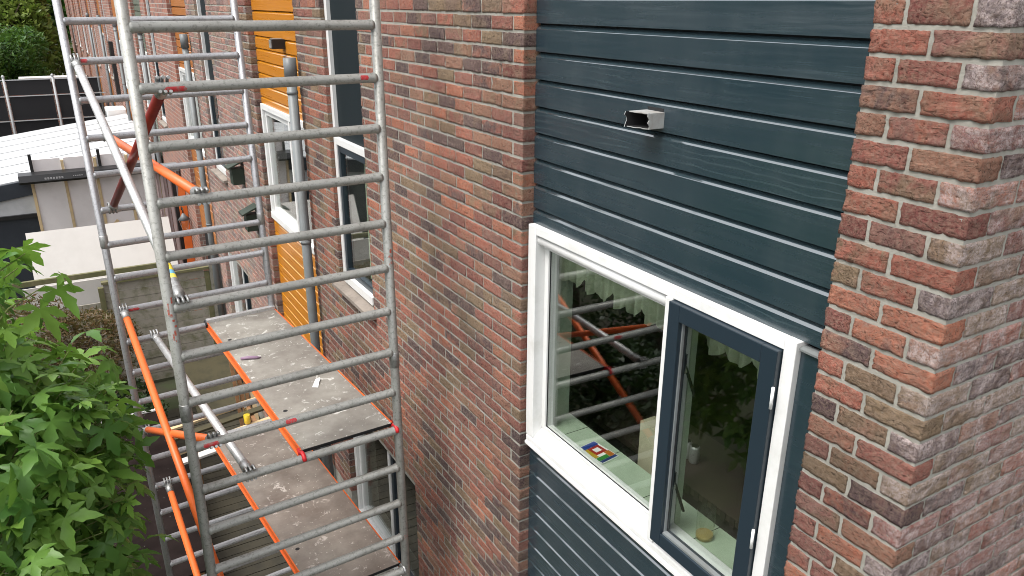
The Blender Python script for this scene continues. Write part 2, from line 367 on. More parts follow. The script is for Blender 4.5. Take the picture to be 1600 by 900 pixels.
# ------------------------------------------------------------------ bricks
CO = .0768                       # course height
BED0 = H - .056                  # one bed joint; beds run level round the house
BH = .0640                       # brick height
def course_z(n): return BED0 - n * CO + (CO - BH) / 2        # bottom of the brick standing on bed n
def rough_brick(seed, L, D, Hh, nl, nd, nh):
    """hand-moulded brick, length along y, depth along x, centred; crumpled faces and soft arrises"""
    rr = random.Random(seed); off = Vector((rr.uniform(0, 90), rr.uniform(0, 90), rr.uniform(0, 90)))
    idx = {}; vs_ = []; fs = []
    def V(i, j, q):
        key = (i, j, q)
        if key in idx: return idx[key]
        p = Vector(((i / nd - .5) * D, (j / nl - .5) * L, (q / nh - .5) * Hh))
        edges = (i in (0, nd)) + (j in (0, nl)) + (q in (0, nh))
        nv = Vector(((i == nd) - (i == 0), (j == nl) - (j == 0), (q == nh) - (q == 0))).normalized()
        a = noise.noise(Vector((p.x * 30, p.y * 22, p.z * 55)) + off) * .0036 + noise.noise(Vector((p.x * 95, p.y * 60, p.z * 130)) + off) * .0034
        if edges >= 2: a = a * 1.0 - .0006 * (edges - 1) - max(0, noise.noise(p * 70 + off)) * .0045
        p = p + nv * a
        idx[key] = len(vs_); vs_.append(p); return idx[key]
    for i in (0, nd):
        for j in range(nl):
            for q in range(nh):
                f = [V(i, j, q), V(i, j + 1, q), V(i, j + 1, q + 1), V(i, j, q + 1)]; fs.append(f if i else f[::-1])
    for j in (0, nl):
        for i in range(nd):
            for q in range(nh):
                f = [V(i, j, q), V(i, j, q + 1), V(i + 1, j, q + 1), V(i + 1, j, q)]; fs.append(f if j else f[::-1])
    for q in (0, nh):
        for i in range(nd):
            for j in range(nl):
                f = [V(i, j, q), V(i + 1, j, q), V(i + 1, j + 1, q), V(i, j + 1, q)]; fs.append(f if q else f[::-1])
    return vs_, fs
LS, LHd, DP = .2075, .0975, .0975
def brick_mesh(name, seed, L, mt, res):
    v_, f_ = rough_brick(seed, L, DP, BH, *res); me = bpy.data.meshes.new(name); me.from_pydata([tuple(p) for p in v_], [], f_)
    me.materials.append(mt); me.polygons.foreach_set('use_smooth', [True] * len(f_)); return me
VAR = {}
for nm, mt in (('brick', M['brick']), ('brick_gable', M['brick_gable'])):
    VAR[nm, 'S'] = [brick_mesh('brick', 10 + i, LS, mt, (18, 7, 6)) for i in range(9)]
    VAR[nm, 'H'] = [brick_mesh('brick', 60 + i, LHd, mt, (9, 7, 6)) for i in range(6)]

def lay(run, a, b, rng, joint=.0125, first_half=False, full=LS):
    """brick intervals along a run from a to b"""
    out = []; t = a; L = LHd if first_half else full
    while t < b - .03:
        e = min(t + L, b)
        if b - e < .035: e = b
        if e - t > .03: out.append((t, e))
        t = e + joint; L = full
    return out
def emit(bricks, house, wall, kindmat, limit):
    """bricks: list of (axis, x0,x1,y0,y1,zbottom). The largest in view become objects under the wall, the rest one mass"""
    scored = []
    for bk in bricks:
        ax, x0, x1, y0, y1, z = bk
        c = ((x0 + x1) / 2, (y0 + y1) / 2, z + BH / 2); s_ = screen((x0 if ax == 'y' else c[0], y0 if ax == 'x' else c[1], c[2]))
        inside = -40 < s_[0] < 1640 and -40 < s_[1] < 940
        if ax == 'y': p, q = screen((x0, y0, z)), screen((x0, y1, z))
        else: p, q = screen((x0, y0, z)), screen((x1, y0, z))
        area = abs(p[0] - q[0]) * BH / max(s_[2], .3) * 1200 if inside else -s_[2]
        scored.append((area, bk, inside))
    scored.sort(key=lambda t: -t[0])
    return [(b_, i_) for _, b_, i_ in scored[:limit] if i_], [b_ for j, (_, b_, i_) in enumerate(scored) if j >= limit or not i_]
def brick_objects(lst, wall, nm, rng):
    base = wall.parent.location + wall.location if wall.parent else wall.location
    for (ax, x0, x1, y0, y1, z), _ in lst:
        ln, dp = ((y1 - y0), (x1 - x0)) if ax == 'y' else ((x1 - x0), (y1 - y0))
        long_ = ln if ln > dp * 1.25 else None
        t = 'S' if max(ln, dp) > .14 else 'H'
        o = bpy.data.objects.new('brick', rng.choice(VAR[nm, t])); col.objects.link(o); o.parent = wall
        o.location = Vector(((x0 + x1) / 2 + rng.uniform(-.0015, .0015), (y0 + y1) / 2, z + BH / 2 + rng.uniform(-.0012, .0012))) - base
        along_y = (y1 - y0) >= (x1 - x0)
        rz = 0 if along_y else math.pi / 2
        if rng.random() < .5: rz += math.pi
        rx = math.pi if rng.random() < .5 else 0
        a_, b_ = (y1 - y0, x1 - x0) if along_y else (x1 - x0, y1 - y0)
        o.rotation_euler = (0, rx, rz) if along_y else (rx * 0, rx, rz)
        o.scale = (b_ / DP, a_ / (LS if t == 'S' else LHd), 1)
def brick_mass(lst, wall, mt, rng, ch=.005):
    if not lst: return
    k_ = B()
    for ax, x0, x1, y0, y1, z in lst:
        j = lambda: rng.uniform(-.0016, .0016)
        z0, z1 = z + j(), z + BH + j(); y0 += j(); y1 += j(); d = rng.uniform(-.002, .002)
        if ax == 'y':      # face at x0, chamfered
            k_.add([(x0 + ch, y0, z0), (x0 + ch, y1, z0), (x0 + ch, y1, z1), (x0 + ch, y0, z1), (x0 + d, y0 + ch, z0 + ch), (x0 + d, y1 - ch, z0 + ch), (x0 + d, y1 - ch, z1 - ch), (x0 + d, y0 + ch, z1 - ch),
                    (x1, y0, z0), (x1, y1, z0), (x1, y1, z1), (x1, y0, z1)],
                   [(4, 5, 6, 7), (0, 1, 5, 4), (1, 2, 6, 5), (2, 3, 7, 6), (3, 0, 4, 7), (0, 8, 9, 1), (1, 9, 10, 2), (2, 10, 11, 3), (3, 11, 8, 0)])
        else:              # face at y0
            k_.add([(x0, y0 + ch, z0), (x1, y0 + ch, z0), (x1, y0 + ch, z1), (x0, y0 + ch, z1), (x0 + ch, y0 + d, z0 + ch), (x1 - ch, y0 + d, z0 + ch), (x1 - ch, y0 + d, z1 - ch), (x0 + ch, y0 + d, z1 - ch),
                    (x0, y1, z0), (x1, y1, z0), (x1, y1, z1), (x0, y1, z1)],
                   [(4, 5, 6, 7), (0, 1, 5, 4), (1, 2, 6, 5), (2, 3, 7, 6), (3, 0, 4, 7), (0, 8, 9, 1), (1, 9, 10, 2), (2, 10, 11, 3), (3, 11, 8, 0)])
    o = k_.build('brick', mt, wall); o['kind'] = 'stuff'; return o

# ------------------------------------------------------------------ a row house
PER = 5.85
BAY0, BAY1, NB0, NB1, PIER1 = .381, 2.256, 4.60, 5.45, 6.231     # bay, wall, narrow bay, pier up to the next bay
GF0, GF1, GFZ0, GFZ1 = 3.88, 5.62, 1.12, 2.50                    # ground-floor window
REC = .070                                                      # cladding set back behind the brick face
MJ = .0045                                                      # mortar set back behind the brick face
TOP = 8.4
W_TOP, W_BOT = H - 1.09, H - 2.41

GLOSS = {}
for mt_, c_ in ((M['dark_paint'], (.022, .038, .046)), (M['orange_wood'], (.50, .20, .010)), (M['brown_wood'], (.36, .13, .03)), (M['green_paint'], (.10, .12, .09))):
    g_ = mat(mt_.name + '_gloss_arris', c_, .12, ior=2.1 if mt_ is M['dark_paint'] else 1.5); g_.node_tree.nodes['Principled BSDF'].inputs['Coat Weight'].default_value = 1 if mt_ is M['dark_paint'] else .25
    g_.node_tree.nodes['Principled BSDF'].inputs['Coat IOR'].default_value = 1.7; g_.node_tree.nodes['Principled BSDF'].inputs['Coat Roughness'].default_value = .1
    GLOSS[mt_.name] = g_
def cladding(house, y0, y1, z0, z1, mt, name='cladding', phase=None, g=1.0):
    """boards with a bevelled top arris and a shadow gap; each board is a piece"""
    c = B().box(REC + .030, REC + .06, y0 - .05, y1 + .05, z0 - .02, z1 + .02).build(name, M['black_rubber_and_shade'], house)
    pitch = .1305; zb = H - .092 - .004 if phase is None else phase
    n0 = math.floor((z0 - zb) / pitch); n1 = math.ceil((z1 - zb) / pitch)
    for n in range(n0, n1):
        a_, b_ = max(zb + n * pitch + .0035, z0), min(zb + (n + 1) * pitch - .0035, z1)
        if b_ - a_ < .02: continue
        x = REC; t = b_ - .0005
        prof = [(x, a_), (x, t - .0205 * g), (x + .0015 * g, t - .0185 * g), (x + .0190 * g, t - .0005), (x + .021 * g, t), (x + .029, t), (x + .029, a_ + .001), (x + .004, a_)]
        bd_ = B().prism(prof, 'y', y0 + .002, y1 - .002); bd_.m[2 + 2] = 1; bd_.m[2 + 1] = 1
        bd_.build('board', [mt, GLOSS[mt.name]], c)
    return c

def window_simple(house, y0, y1, z0, z1, xf, sash, detail=True, name='window', split=None, curtain=True):
    """white fixed frame, one dark or white casement, one fixed light, glass and a dim room behind"""
    fw = .062; W = M['white_paint']
    fr = B(); fr.box(xf, xf + .09, y0, y0 + fw, z0, z1); fr.box(xf, xf + .09, y1 - fw, y1, z0, z1)
    fr.box(xf + .002, xf + .088, y0 + fw, y1 - fw, z1 - fw, z1); fr.box(xf - .02, xf + .088, y0 + fw, y1 - fw, z0, z0 + fw * 1.2)
    wn = fr.build(name, W, house, .004)
    lights = [(y0 + fw, y1 - fw)]
    if split:
        B().box(xf + .003, xf + .087, split - .025, split + .025, z0 + fw * 1.2, z1 - fw).build('mullion', W, wn)
        lights = [(y0 + fw, split - .025), (split + .025, y1 - fw)]
    for i, (a_, b_) in enumerate(lights):
        sw = .055; x = xf + .012 if i == 0 else xf + .03
        s_ = B(); za, zb = z0 + fw * 1.2 + .003, z1 - fw - .003; a2, b2 = a_ + .003, b_ - .003
        s_.box(x, x + .05, a2, a2 + sw, za, zb); s_.box(x, x + .05, b2 - sw, b2, za, zb)
        s_.box(x + .001, x + .049, a2 + sw, b2 - sw, za, za + sw); s_.box(x + .001, x + .049, a2 + sw, b2 - sw, zb - sw, zb)
        s_.build('sash', sash if i == 0 else W, wn)
        B().box(x + .022, x + .030, a2 + sw - .005, b2 - sw + .005, za + sw - .005, zb - sw + .005).build('pane', M['glass'], wn)
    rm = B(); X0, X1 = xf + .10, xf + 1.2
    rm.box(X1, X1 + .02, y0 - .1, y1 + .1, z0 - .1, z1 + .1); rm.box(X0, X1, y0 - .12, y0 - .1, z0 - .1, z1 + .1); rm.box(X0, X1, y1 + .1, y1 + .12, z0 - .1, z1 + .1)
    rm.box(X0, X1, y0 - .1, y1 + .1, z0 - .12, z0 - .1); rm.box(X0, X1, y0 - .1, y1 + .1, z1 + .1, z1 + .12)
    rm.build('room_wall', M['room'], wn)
    if curtain:
        B().box(X0 + .02, X0 + .03, y0 + .1, y0 + .45, z0 + .1, z1 - .05).build('curtain', M['curtain'], wn)
    return wn

def drainpipe(house, y, z0, z1, x=-.085):
    p = B().tube([(x, y, z0), (x, y, z1 - .2)], .046, 18).build('drainpipe', M['pvc'], house)
    B().tube([(x, y, z1 - .2), (x, y, z1)], .058, 18).build('collar', M['pvc_dark'], p)
    for zz in (z1 - .32, z1 - 1.75, z1 - 3.0):
        B().tube([(x, y, zz), (x, y, zz + .03)], .051, 18).build('bracket', M['pvc'], p)
    return p

def make_house(i):
    o_ = PER * i; rng = random.Random(100 + i)
    looks = ['end house of the brick terrace with dark blue-grey boards and white window', 'brick row house with bright orange boards, second from the gable end',
             'third brick row house, with brown-orange boards, behind the scaffold', 'fourth brick row house, with dull green boards, behind the scaffold',
             'fifth brick row house down the terrace, with black wall flue', 'sixth brick row house down the terrace, in the distance',
             'seventh brick row house down the terrace, far off', 'eighth brick row house down the terrace, very far off',
             'ninth brick row house, next to the last of the terrace', 'farthest brick row house at the end of the terrace']
    h = thing('row_house', looks[i], 'house', (0, o_, 0), 'houses of the brick terrace')
    y = lambda t: o_ + t
    boards = [M['dark_paint'], M['orange_wood'], M['brown_wood'], M['green_paint']][i] if i < 4 else M['brown_wood']
    near = i < 2
    core = M['mortar'] if near else M['brick_texture']
    e = MJ if near else 0
    ystart = y(BAY0 - (.381 if i == 0 else .10))          # houses after the first begin inside the shared pier
    # masonry body: pier, wall, sills, shared pier; depth behind the recess too
    wl = B()
    if i == 0: wl.box(e, .30, e, BAY0 - e, 0, H + .45)
    wl.box(e, .30, y(BAY1) + e, y(GF0) - e, 0, H + .45)
    wl.box(e, .299, y(GF0) - e, y(NB0) - e, GFZ1 + e, H + .45); wl.box(e, .298, y(GF0) - e, y(GF1) + e, 0, GFZ0 - e)
    wl.box(e, .297, y(NB0) - e, y(NB1) + e, GFZ1 + e, W_BOT - .03)
    wl.box(e, .30, y(NB1) + e, y(PIER1) - e, GFZ1 + e, H + .45); wl.box(e, .296, y(GF1) + e, y(PIER1) - e, 0, GFZ1 + e)
    wall = wl.build('brick_wall', core, h)
    B().box(.001, .3, ystart, y(PIER1) - .001 if i < 9 else y(PIER1), H + .451, TOP).build('upper_wall', M['brick_texture'], h)
    B().box(.101, .3, y(BAY0), y(BAY1), 0, W_BOT - .9).build('backing', M['black_rubber_and_shade'], h)
    B().box(.3, 8, y(.0) + .002, y(PER) - .002 , TOP - .02, TOP).build('ceiling', M['room'], h)
    rf = B().prism([(-.35, TOP - .12), (4.2, TOP + 3), (8.6, TOP - .12), (8.6, TOP + .0), (4.2, TOP + 3.15), (-.35, TOP + .02)], 'y', y(0) + .001, y(PER)).build('roof', M['roof_tile'], h)
    # bricks
    if near:
        def spans(n):
            odd = n % 2; z = course_z(n); zt = z + BH; L = []
            hb = not odd
            if i == 0:
                if odd: L += [(.0, .1925), (.2055, .381)]
                else: L += [(.0, .0925), (.1055, .2775), (.2905, .381)]
            def run(a, b, half):
                for s0, s1 in lay(None, a, b, rng, first_half=half): L.append((s0, s1))
            in_gf = zt > GFZ0 - .01 and z < GFZ1 + .005
            if in_gf: run(y(BAY1), y(GF0), odd); run(y(GF1), y(PIER1), hb)
            else:
                top = z < W_BOT - .09
                if top: run(y(BAY1), y(PIER1), odd)
                else: run(y(BAY1), y(NB0), odd); run(y(NB1), y(PIER1), hb)
            return [('y', 0.0, DP, a_, b_, z) for a_, b_ in L]
        bricks = []
        n0 = int((BED0 - (H + .40)) / CO); n1 = int((BED0 - (1.3 if i == 0 else .15)) / CO)
        for n in range(n0, n1): bricks += spans(n)
        if i == 0:
            # the flank wall: corner bricks are those of the pier, so stretchers start after their depth
            gab = B().box(.297, 9.0, e, .30, 0, TOP).build('gable_wall', M['mortar'], h)
            B().box(e + .002, .3, e + .003, .29, 0, H + .44).build('corner_core', M['mortar'], gab)
            gb = []
            for n in range(n0, n1):
                odd = n % 2; z = course_z(n)
                if odd: start = DP + .0125
                else: start = LS + .0125
                for s0, s1 in lay(None, start, 2.3, rng): gb.append(('x', s0, s1, 0.0, DP, z))
            # corner bricks turned into the flank on even courses
            nb = []
            for bk in bricks:
                if bk[3] < .001 and bk[4] < .1: nb.append(('c', 0.0, LS, 0.0, .0925, bk[5]))
                else: nb.append(bk)
            bricks = nb
            big, rest = emit([('x', *b_[1:]) if b_[0] == 'c' else b_ for b_ in bricks] + gb, h, wall, None, 296)
            A = [t for t in big if t[0][0] == 'y']; Gq = [t for t in big if t[0][0] == 'x']
            brick_objects(A, wall, 'brick', rng); brick_objects(Gq, gab, 'brick_gable', rng)
            brick_mass([b_ for b_ in rest if b_[0] == 'y'], wall, M['brick_stuff'], rng)
            brick_mass([b_ for b_ in rest if b_[0] == 'x'], gab, M['brick_gable_stuff'], rng)
        else:
            big, rest = emit(bricks, h, wall, None, 120)
            brick_objects(big, wall, 'brick', rng); brick_mass(rest, wall, M['brick_far'], rng)
    # wide bay: cladding above and below the window
    if i < 4:
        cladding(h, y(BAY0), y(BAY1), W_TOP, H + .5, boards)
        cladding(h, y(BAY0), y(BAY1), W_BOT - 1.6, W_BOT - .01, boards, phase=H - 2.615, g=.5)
    else:
        B().box(REC, REC + .06, y(BAY0), y(BAY1), W_TOP, H + .5).build('cladding', boards, h)
        B().box(REC, REC + .06, y(BAY0), y(BAY1), 1, W_BOT - .01).build('cladding', boards, h)
    # narrow bay: boards over a slim window with a concrete sill
    nbm = [M['dark_paint'], M['white_paint'], M['white_paint'], M['white_paint']][i] if i < 4 else M['white_paint']
    if i == 0: B().box(REC, REC + .05, y(NB0), y(NB1) - .062, W_TOP + .001, H + .45).build('panel', M['dark_panel'], h)
    else: B().box(REC + .01, REC + .05, y(NB0), y(NB1) - .062, W_TOP + .001, H + .45).build('panel', M['dark_panel'], h)
    B().box(REC - .03, REC + .05, y(NB1) - .060, y(NB1), W_TOP + .001, H + .45).build('trim', M['white_paint'], h)
    B().box(.299, .25, y(BAY0) - .02, y(NB1) + .02, H + .45, H + .47).build('ceiling_edge', M['room'], h)
    window_simple(h, y(NB0) + .004, y(NB1) - .004, W_BOT + .02, W_TOP, REC - .035, M['dark_frame'], split=None)
    sl = B().prism([(-.06, W_BOT - .055), (-.06, W_BOT - .02), (.12, W_BOT + .015), (.12, W_BOT - .055)], 'y', y(NB0) - .06, y(NB1) + .06); sl.build('window_sill', M['concrete'], h, .004)
    if i > 0:
        window_simple(h, y(BAY0) + .02, y(BAY1) - .05, W_BOT, W_TOP, REC - .03, M['white_paint'], split=y(BAY0) + .68)
    if i < 5: window_simple(h, y(GF0) + .003, y(GF1) - .003, GFZ0, GFZ1 - .003, .06, M['dark_frame'], split=y(GF0) + .75, curtain=False)
    else: B().box(.05, .2, y(GF0), y(GF1), GFZ0, GFZ1).build('window', M['dark_frame'], h)
    if i < 6: drainpipe(h, y(PIER1) - .055, 0.2, H - .48)
    return h
houses = [make_house(i) for i in range(10)]
h0 = houses[0]

# wall outlets on the cladding
def broken_duct(h):
    x0, y0, z0 = REC - .105, 1.345, H - .437
    d = B(); wdt, hgt, t = .054, .062, .0035
    def wallq(a, b, s0, s1, m_=0):                      # panel between two corner lines, with ragged outer ends
        (ya, za), (yb, zb) = a, b; N_ = 5; vs_ = []
        for q in range(N_ + 1):
            f = q / N_; xo = -s0 * (1 - f) - s1 * f - random.uniform(0, .016)
            vs_ += [(REC + .03, ya + (yb - ya) * f, za + (zb - za) * f), (REC + xo, ya + (yb - ya) * f, za + (zb - za) * f)]
        ny, nz = (zb - za), -(yb - ya); ln = math.hypot(ny, nz); ny, nz = ny / ln * t, nz / ln * t
        n_ = len(vs_); vs2 = [(x, y_ + ny, z_ + nz) for x, y_, z_ in vs_]
        fs = []; inner = []
        for q in range(N_):
            a0, a1, b0, b1 = 2 * q, 2 * q + 1, 2 * q + 2, 2 * q + 3
            inner += [(a0, a1, b1, b0), (n_ + a0, n_ + b0, n_ + b1, n_ + a1)]; fs += [(a1, n_ + a1, n_ + b1, b1)]
        cyy, czz = y0, z0
        def side(f):
            P = [Vector((vs_ + vs2)[q]) for q in f]; return sum((abs(p.y - cyy) + abs(p.z - czz)) for p in P)
        ins = [f for q, f in enumerate(inner)]
        b0_ = len(d.v); d.v += [tuple(p) for p in vs_ + vs2]
        for q in range(0, len(ins), 2):
            fa, fb = ins[q], ins[q + 1]; lo_, hi_ = (fa, fb) if side(fa) < side(fb) else (fb, fa)
            for f, mm in ((lo_, 1), (hi_, 0)): d.f.append(tuple(b0_ + e for e in f)); d.m.append(mm); d.sm.append(False)
        for f in fs: d.f.append(tuple(b0_ + e for e in f)); d.m.append(0); d.sm.append(False)
    ya, yb, za, zb = y0 - wdt, y0 + wdt, z0 - hgt / 2, z0 + hgt / 2
    wallq((ya, za), (ya, zb), .070, .078); wallq((ya, zb), (yb, zb), .070, .095); wallq((yb, zb), (yb, za), .105, .100); wallq((yb, za), (ya, za), .095, .070)
    du = d.build('vent_duct', [M['duct'], M['black_rubber_and_shade']], h); du['label'] = 'broken-off grey square vent duct sticking out of the boards'  # inner faces and the hole block are black, painting the shade inside
    B().box(REC - .0015, REC + .02, ya + .006, yb - .006, za + .006, zb + .014).build('duct_hole', M['black_rubber_and_shade'], du)
M['duct'] = grimy('chipped_pale_duct', (.32, .325, .32), (.24, .22, .20), .65, 14, (.45, .7), bump=.4)
broken_duct(h0)
h1 = houses[1]
ou = B(); yy = PER + 1.05; ou.box(REC - .13, REC - .001, yy - .05, yy + .05, H - .44, H - .35); ob = ou.build('wall_outlet', M['black_metal'], h1, .004)
B().box(REC - .136, REC - .131, yy - .042, yy + .042, H - .432, H - .358).build('grille', M['claw'], ob)
B().box(REC - .12, REC - .02, yy - .046, yy + .046, H - .349, H - .343).build('cover', M['claw'], ob)
B().box(-.10, 0.001, PER * 4 + 3.1, PER * 4 + 3.5, H - 2.9, H - 1.2).build('flue', M['black_metal'], houses[4])

# ------------------------------------------------------------------ the near window
def near_window(h):
    W = M['white_paint']; yl, yr = 2.245, .497; zt, zb = W_TOP, W_BOT
    fr = B(); x0, x1 = .035, .16
    fr.box(x0, x1, yl - .072, yl, zb + .06, zt); fr.box(x0 + .001, x1, yr, yr + .052, zb + .06, zt)
    fr.box(x0 + .002, x1, yr + .052, yl - .072, zt - .045, zt - .0008)
    wn = fr.build('window', W, h, .003)
    B().box(x0 - .004, x1, 1.118, 1.158, zb + .06, zt - .045).build('mullion', W, wn, .003)
    # sill: a sloped nose board and a drip strip
    B().prism([(.036, zb + .018), (.036, zb + .048), (x0 + .018, zb + .070), (.125, zb + .125), (.16, zb + .125), (.16, zb + .018)], 'y', yr, yl).build('sill', W, wn, .004)
    B().prism([(.028, zb - .006), (.028, zb + .010), (.045, zb + .0165), (.11, zb + .0165), (.11, zb - .006)], 'y', yr - .01, yl).build('drip_strip', M['white_paint'], wn, .002)
    # fixed light: round-nosed glazing beads and pane
    ya, yb, za, zc = 1.158, yl - .072, zb + .118, zt - .045; bd = B()
    bd.tube([(.075, ya, zc - .032), (.075, yb, zc - .032)], .030, 14)
    bd.box(.082, .150, ya, yb, zc - .075, zc - .001); bd.box(.096, .150, ya, ya + .012, za, zc - .075); bd.box(.096, .150, yb - .035, yb, za, zc - .075)
    bd.box(.098, .150, ya + .012, yb - .035, za, za + .015)
    bd.build('glazing_bead', W, wn)
    B().box(.112, .120, ya + .005, yb - .030, za + .006, zc - .070).build('pane', M['glass'], wn)
    gk = B(); gk.box(.106, .1115, ya + .012, yb - .035, zc - .079, zc - .0755); gk.box(.106, .1115, ya + .012, yb - .035, za + .0155, za + .019)
    gk.box(.106, .1115, ya + .0125, ya + .016, za + .019, zc - .079); gk.box(.106, .1115, yb - .039, yb - .0355, za + .019, zc - .079); gk.build('gasket', M['black_rubber_and_shade'], wn)
    # casement in dark paint, a little proud of the frame
    ca, cb, c0, c1 = .553, 1.116, zb + .095, zt - .048; x = .012; s_ = .072
    cs = B(); cs.box(x, x + .06, ca, ca + s_, c0, c1); cs.box(x, x + .06, cb - s_ + .008, cb, c0, c1)
    cs.box(x + .0005, x + .0595, ca + s_, cb - s_ + .008, c0, c0 + s_ - .005); cs.box(x + .0005, x + .0595, ca + s_, cb - s_ + .008, c1 - s_, c1)
    cm = cs.build('casement', M['dark_frame'], wn, .003); cm['label'] = 'dark blue-grey casement sash'
    g = B(); a2, b2, d0, d1 = ca + s_, cb - s_ + .008, c0 + s_ - .005, c1 - s_
    g.box(x + .022, x + .034, a2, a2 + .007, d0, d1); g.box(x + .022, x + .034, b2 - .007, b2, d0, d1); g.box(x + .010, x + .034, a2 + .007, b2 - .007, d0, d0 + .010); g.box(x + .022, x + .034, a2 + .007, b2 - .007, d1 - .007, d1)
    g.build('glazing_bead', M['pvc'], wn)
    B().box(x + .035, x + .043, a2 - .006, b2 + .006, d0 - .006, d1 + .006).build('pane', M['glass'], wn)
    gk = B(); gk.box(x + .0345, x + .0349, a2 + .007, a2 + .011, d0 + .01, d1 - .007); gk.box(x + .0345, x + .0349, b2 - .011, b2 - .007, d0 + .01, d1 - .007); gk.build('gasket', M['black_rubber_and_shade'], wn)
    for zz in (H - 1.36, H - 1.97):
        B().tube([(.008, ca - .006, zz), (.008, ca - .006, zz + .085)], .006, 10).build('hinge', M['white_plain'], wn)
    for zz in (H - 1.47, H - 2.05):
        k_ = B(); k_.box(.085, .10, cb - .045, cb - .03, zz, zz + .09); k_.beam((.10, cb - .038, zz + .03), (.12, cb - .09, zz - .10), .012, .008, (1, 0, 0)); k_.build('stay_handle', M['chrome'], wn)
    # flat dark board beside the frame
    B().box(.062, .099, .381, yr - .002, zb - .01, zt - .0295).build('side_board', M['dark_paint'], h)
    B().prism([(.050, zt - .029), (.050, zt - .022), (.064, zt - .0155), (.09, zt - .0155), (.09, zt - .029)], 'y', .381, yr - .002).build('flashing', M['pvc'], wn)
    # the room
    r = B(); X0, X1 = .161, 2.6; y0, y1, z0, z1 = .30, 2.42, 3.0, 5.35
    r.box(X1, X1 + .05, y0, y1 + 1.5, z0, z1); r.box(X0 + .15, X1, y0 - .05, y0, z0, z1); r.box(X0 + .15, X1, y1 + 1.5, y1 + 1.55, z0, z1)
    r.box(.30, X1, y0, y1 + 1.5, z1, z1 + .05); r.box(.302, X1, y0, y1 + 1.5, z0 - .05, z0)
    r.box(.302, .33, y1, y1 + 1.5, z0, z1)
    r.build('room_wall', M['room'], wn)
    sl = B(); sl.box(.155, .34, .42, 2.24, zb + .075, zb + .105)
    si = sl.build('inner_sill', M['pale_green'], wn)
    rv = B(); rv.box(.155, .335, 2.243, 2.30, zb - .3, zt + .1); rv.box(.155, .335, .38, .418, zb - .3, zt + .1)
    rv.box(.155, .335, .42, 2.242, zt - .03, zt + .1); rv.box(.155, .33, .42, 2.242, zb - .6, zb + .074)
    rv.build('reveal', M['pale_green'], wn)
    for yy in (.62, 1.0, 1.36, 1.75, 2.05):
        B().box(.156, .3395, yy - .002, yy + .002, zb + .1055, zb + .1062).build('tile_joint', M['room'], si)
    B().box(.168, .20, 1.12, 1.15, zb + .106, zt - .04).build('inner_post', M['pale_green'], wn)
    B().box(.46, .56, 1.60, 1.74, 3.0, H - 2.14).build('cupboard_side', M['beige'], wn)
    return wn
near_window(h0)
def valance(a, b, n, drop, label):
    v_ = []; f_ = []; per = 16; zt = W_TOP - .02
    for q in range(n * per + 1):
        t = q / (n * per); yy = a + (b - a) * t; sc_ = abs(math.sin(math.pi * t * n)); xx = .220 + .014 * math.sin(t * n * 9.3) + .006 * math.sin(t * n * 23)
        v_ += [(xx, yy, zt), (xx, yy, zt - drop * .80 - drop * .20 * sc_ ** .8), (xx + .002, yy, zt), (xx + .002, yy, zt - drop * .80 - drop * .20 * sc_ ** .8)]
    for q in range(n * per):
        p = 4 * q; f_ += [(p, p + 4, p + 5, p + 1), (p + 2, p + 3, p + 7, p + 6), (p + 1, p + 5, p + 7, p + 3)]
    o = B().add(v_, f_, 0, True).build('valance_curtain', M['curtain'])
    tag(o, label, 'curtain', 'scalloped window valances')
valance(1.17, 2.23, 9, .31, 'pale green scalloped valance behind the wide fixed pane')
valance(.43, 1.11, 5, .29, 'pale green scalloped valance behind the dark casement')

SILLZ = W_BOT + .1065
def booklet():
    b_ = B(); cx_, cy_ = .225, 1.80; r = math.radians(8)
    t = thing('booklet', 'colourful booklet lying on the pale green inner sill', 'booklet', (cx_, cy_, SILLZ))
    def q(x0, x1, y0, y1, z0, z1, m_, nm):
        o = B().box(x0, x1, y0, y1, z0, z1); o.v = [(cx_ + x * math.cos(r) - y_ * math.sin(r), cy_ + x * math.sin(r) + y_ * math.cos(r), SILLZ + z) for x, y_, z in o.v]; o.build(nm, m_, t)
    q(-.062, .062, -.095, .095, 0, .006, M['white_plain'], 'pages')
    cols = [('blue', (.03, .08, .4), (-.058, .058, .055, .092)), ('red', (.55, .04, .03), (-.03, .05, -.02, .054)), ('yellow', (.75, .5, .03), (-.058, -.03, -.04, .054)), ('green', (.06, .33, .06), (-.058, .02, -.072, -.042)), ('navy', (.03, .06, .25), (-.058, .058, -.092, -.073)), ('orange', (.7, .22, .03), (.021, .058, -.072, -.021))]
    for nm, c, (x0, x1, y0, y1) in cols: q(x0, x1, y0, y1, .006, .0066, mat('print_' + nm, tuple(e * .6 for e in c), .4), 'cover_patch')
    q(-.012, .03, .0, .035, .0066, .007, M['white_plain'], 'cover_patch')
booklet()
def jar():
    t = thing('glass_jar', 'clear glass jar with a little liquid on the inner sill', 'jar', (.225, .985, SILLZ))
    x, y_ = .225, .985
    B().tube([(x, y_, SILLZ), (x, y_, SILLZ + .004), (x, y_, SILLZ + .15)], .042, 20, cap=False).build('glass', M['jar_glass'], t)
    B().tube([(x, y_, SILLZ + .001), (x, y_, SILLZ + .022)], .039, 20).build('contents', mat('amber_liquid', (.35, .26, .10), .3), t)
jar()
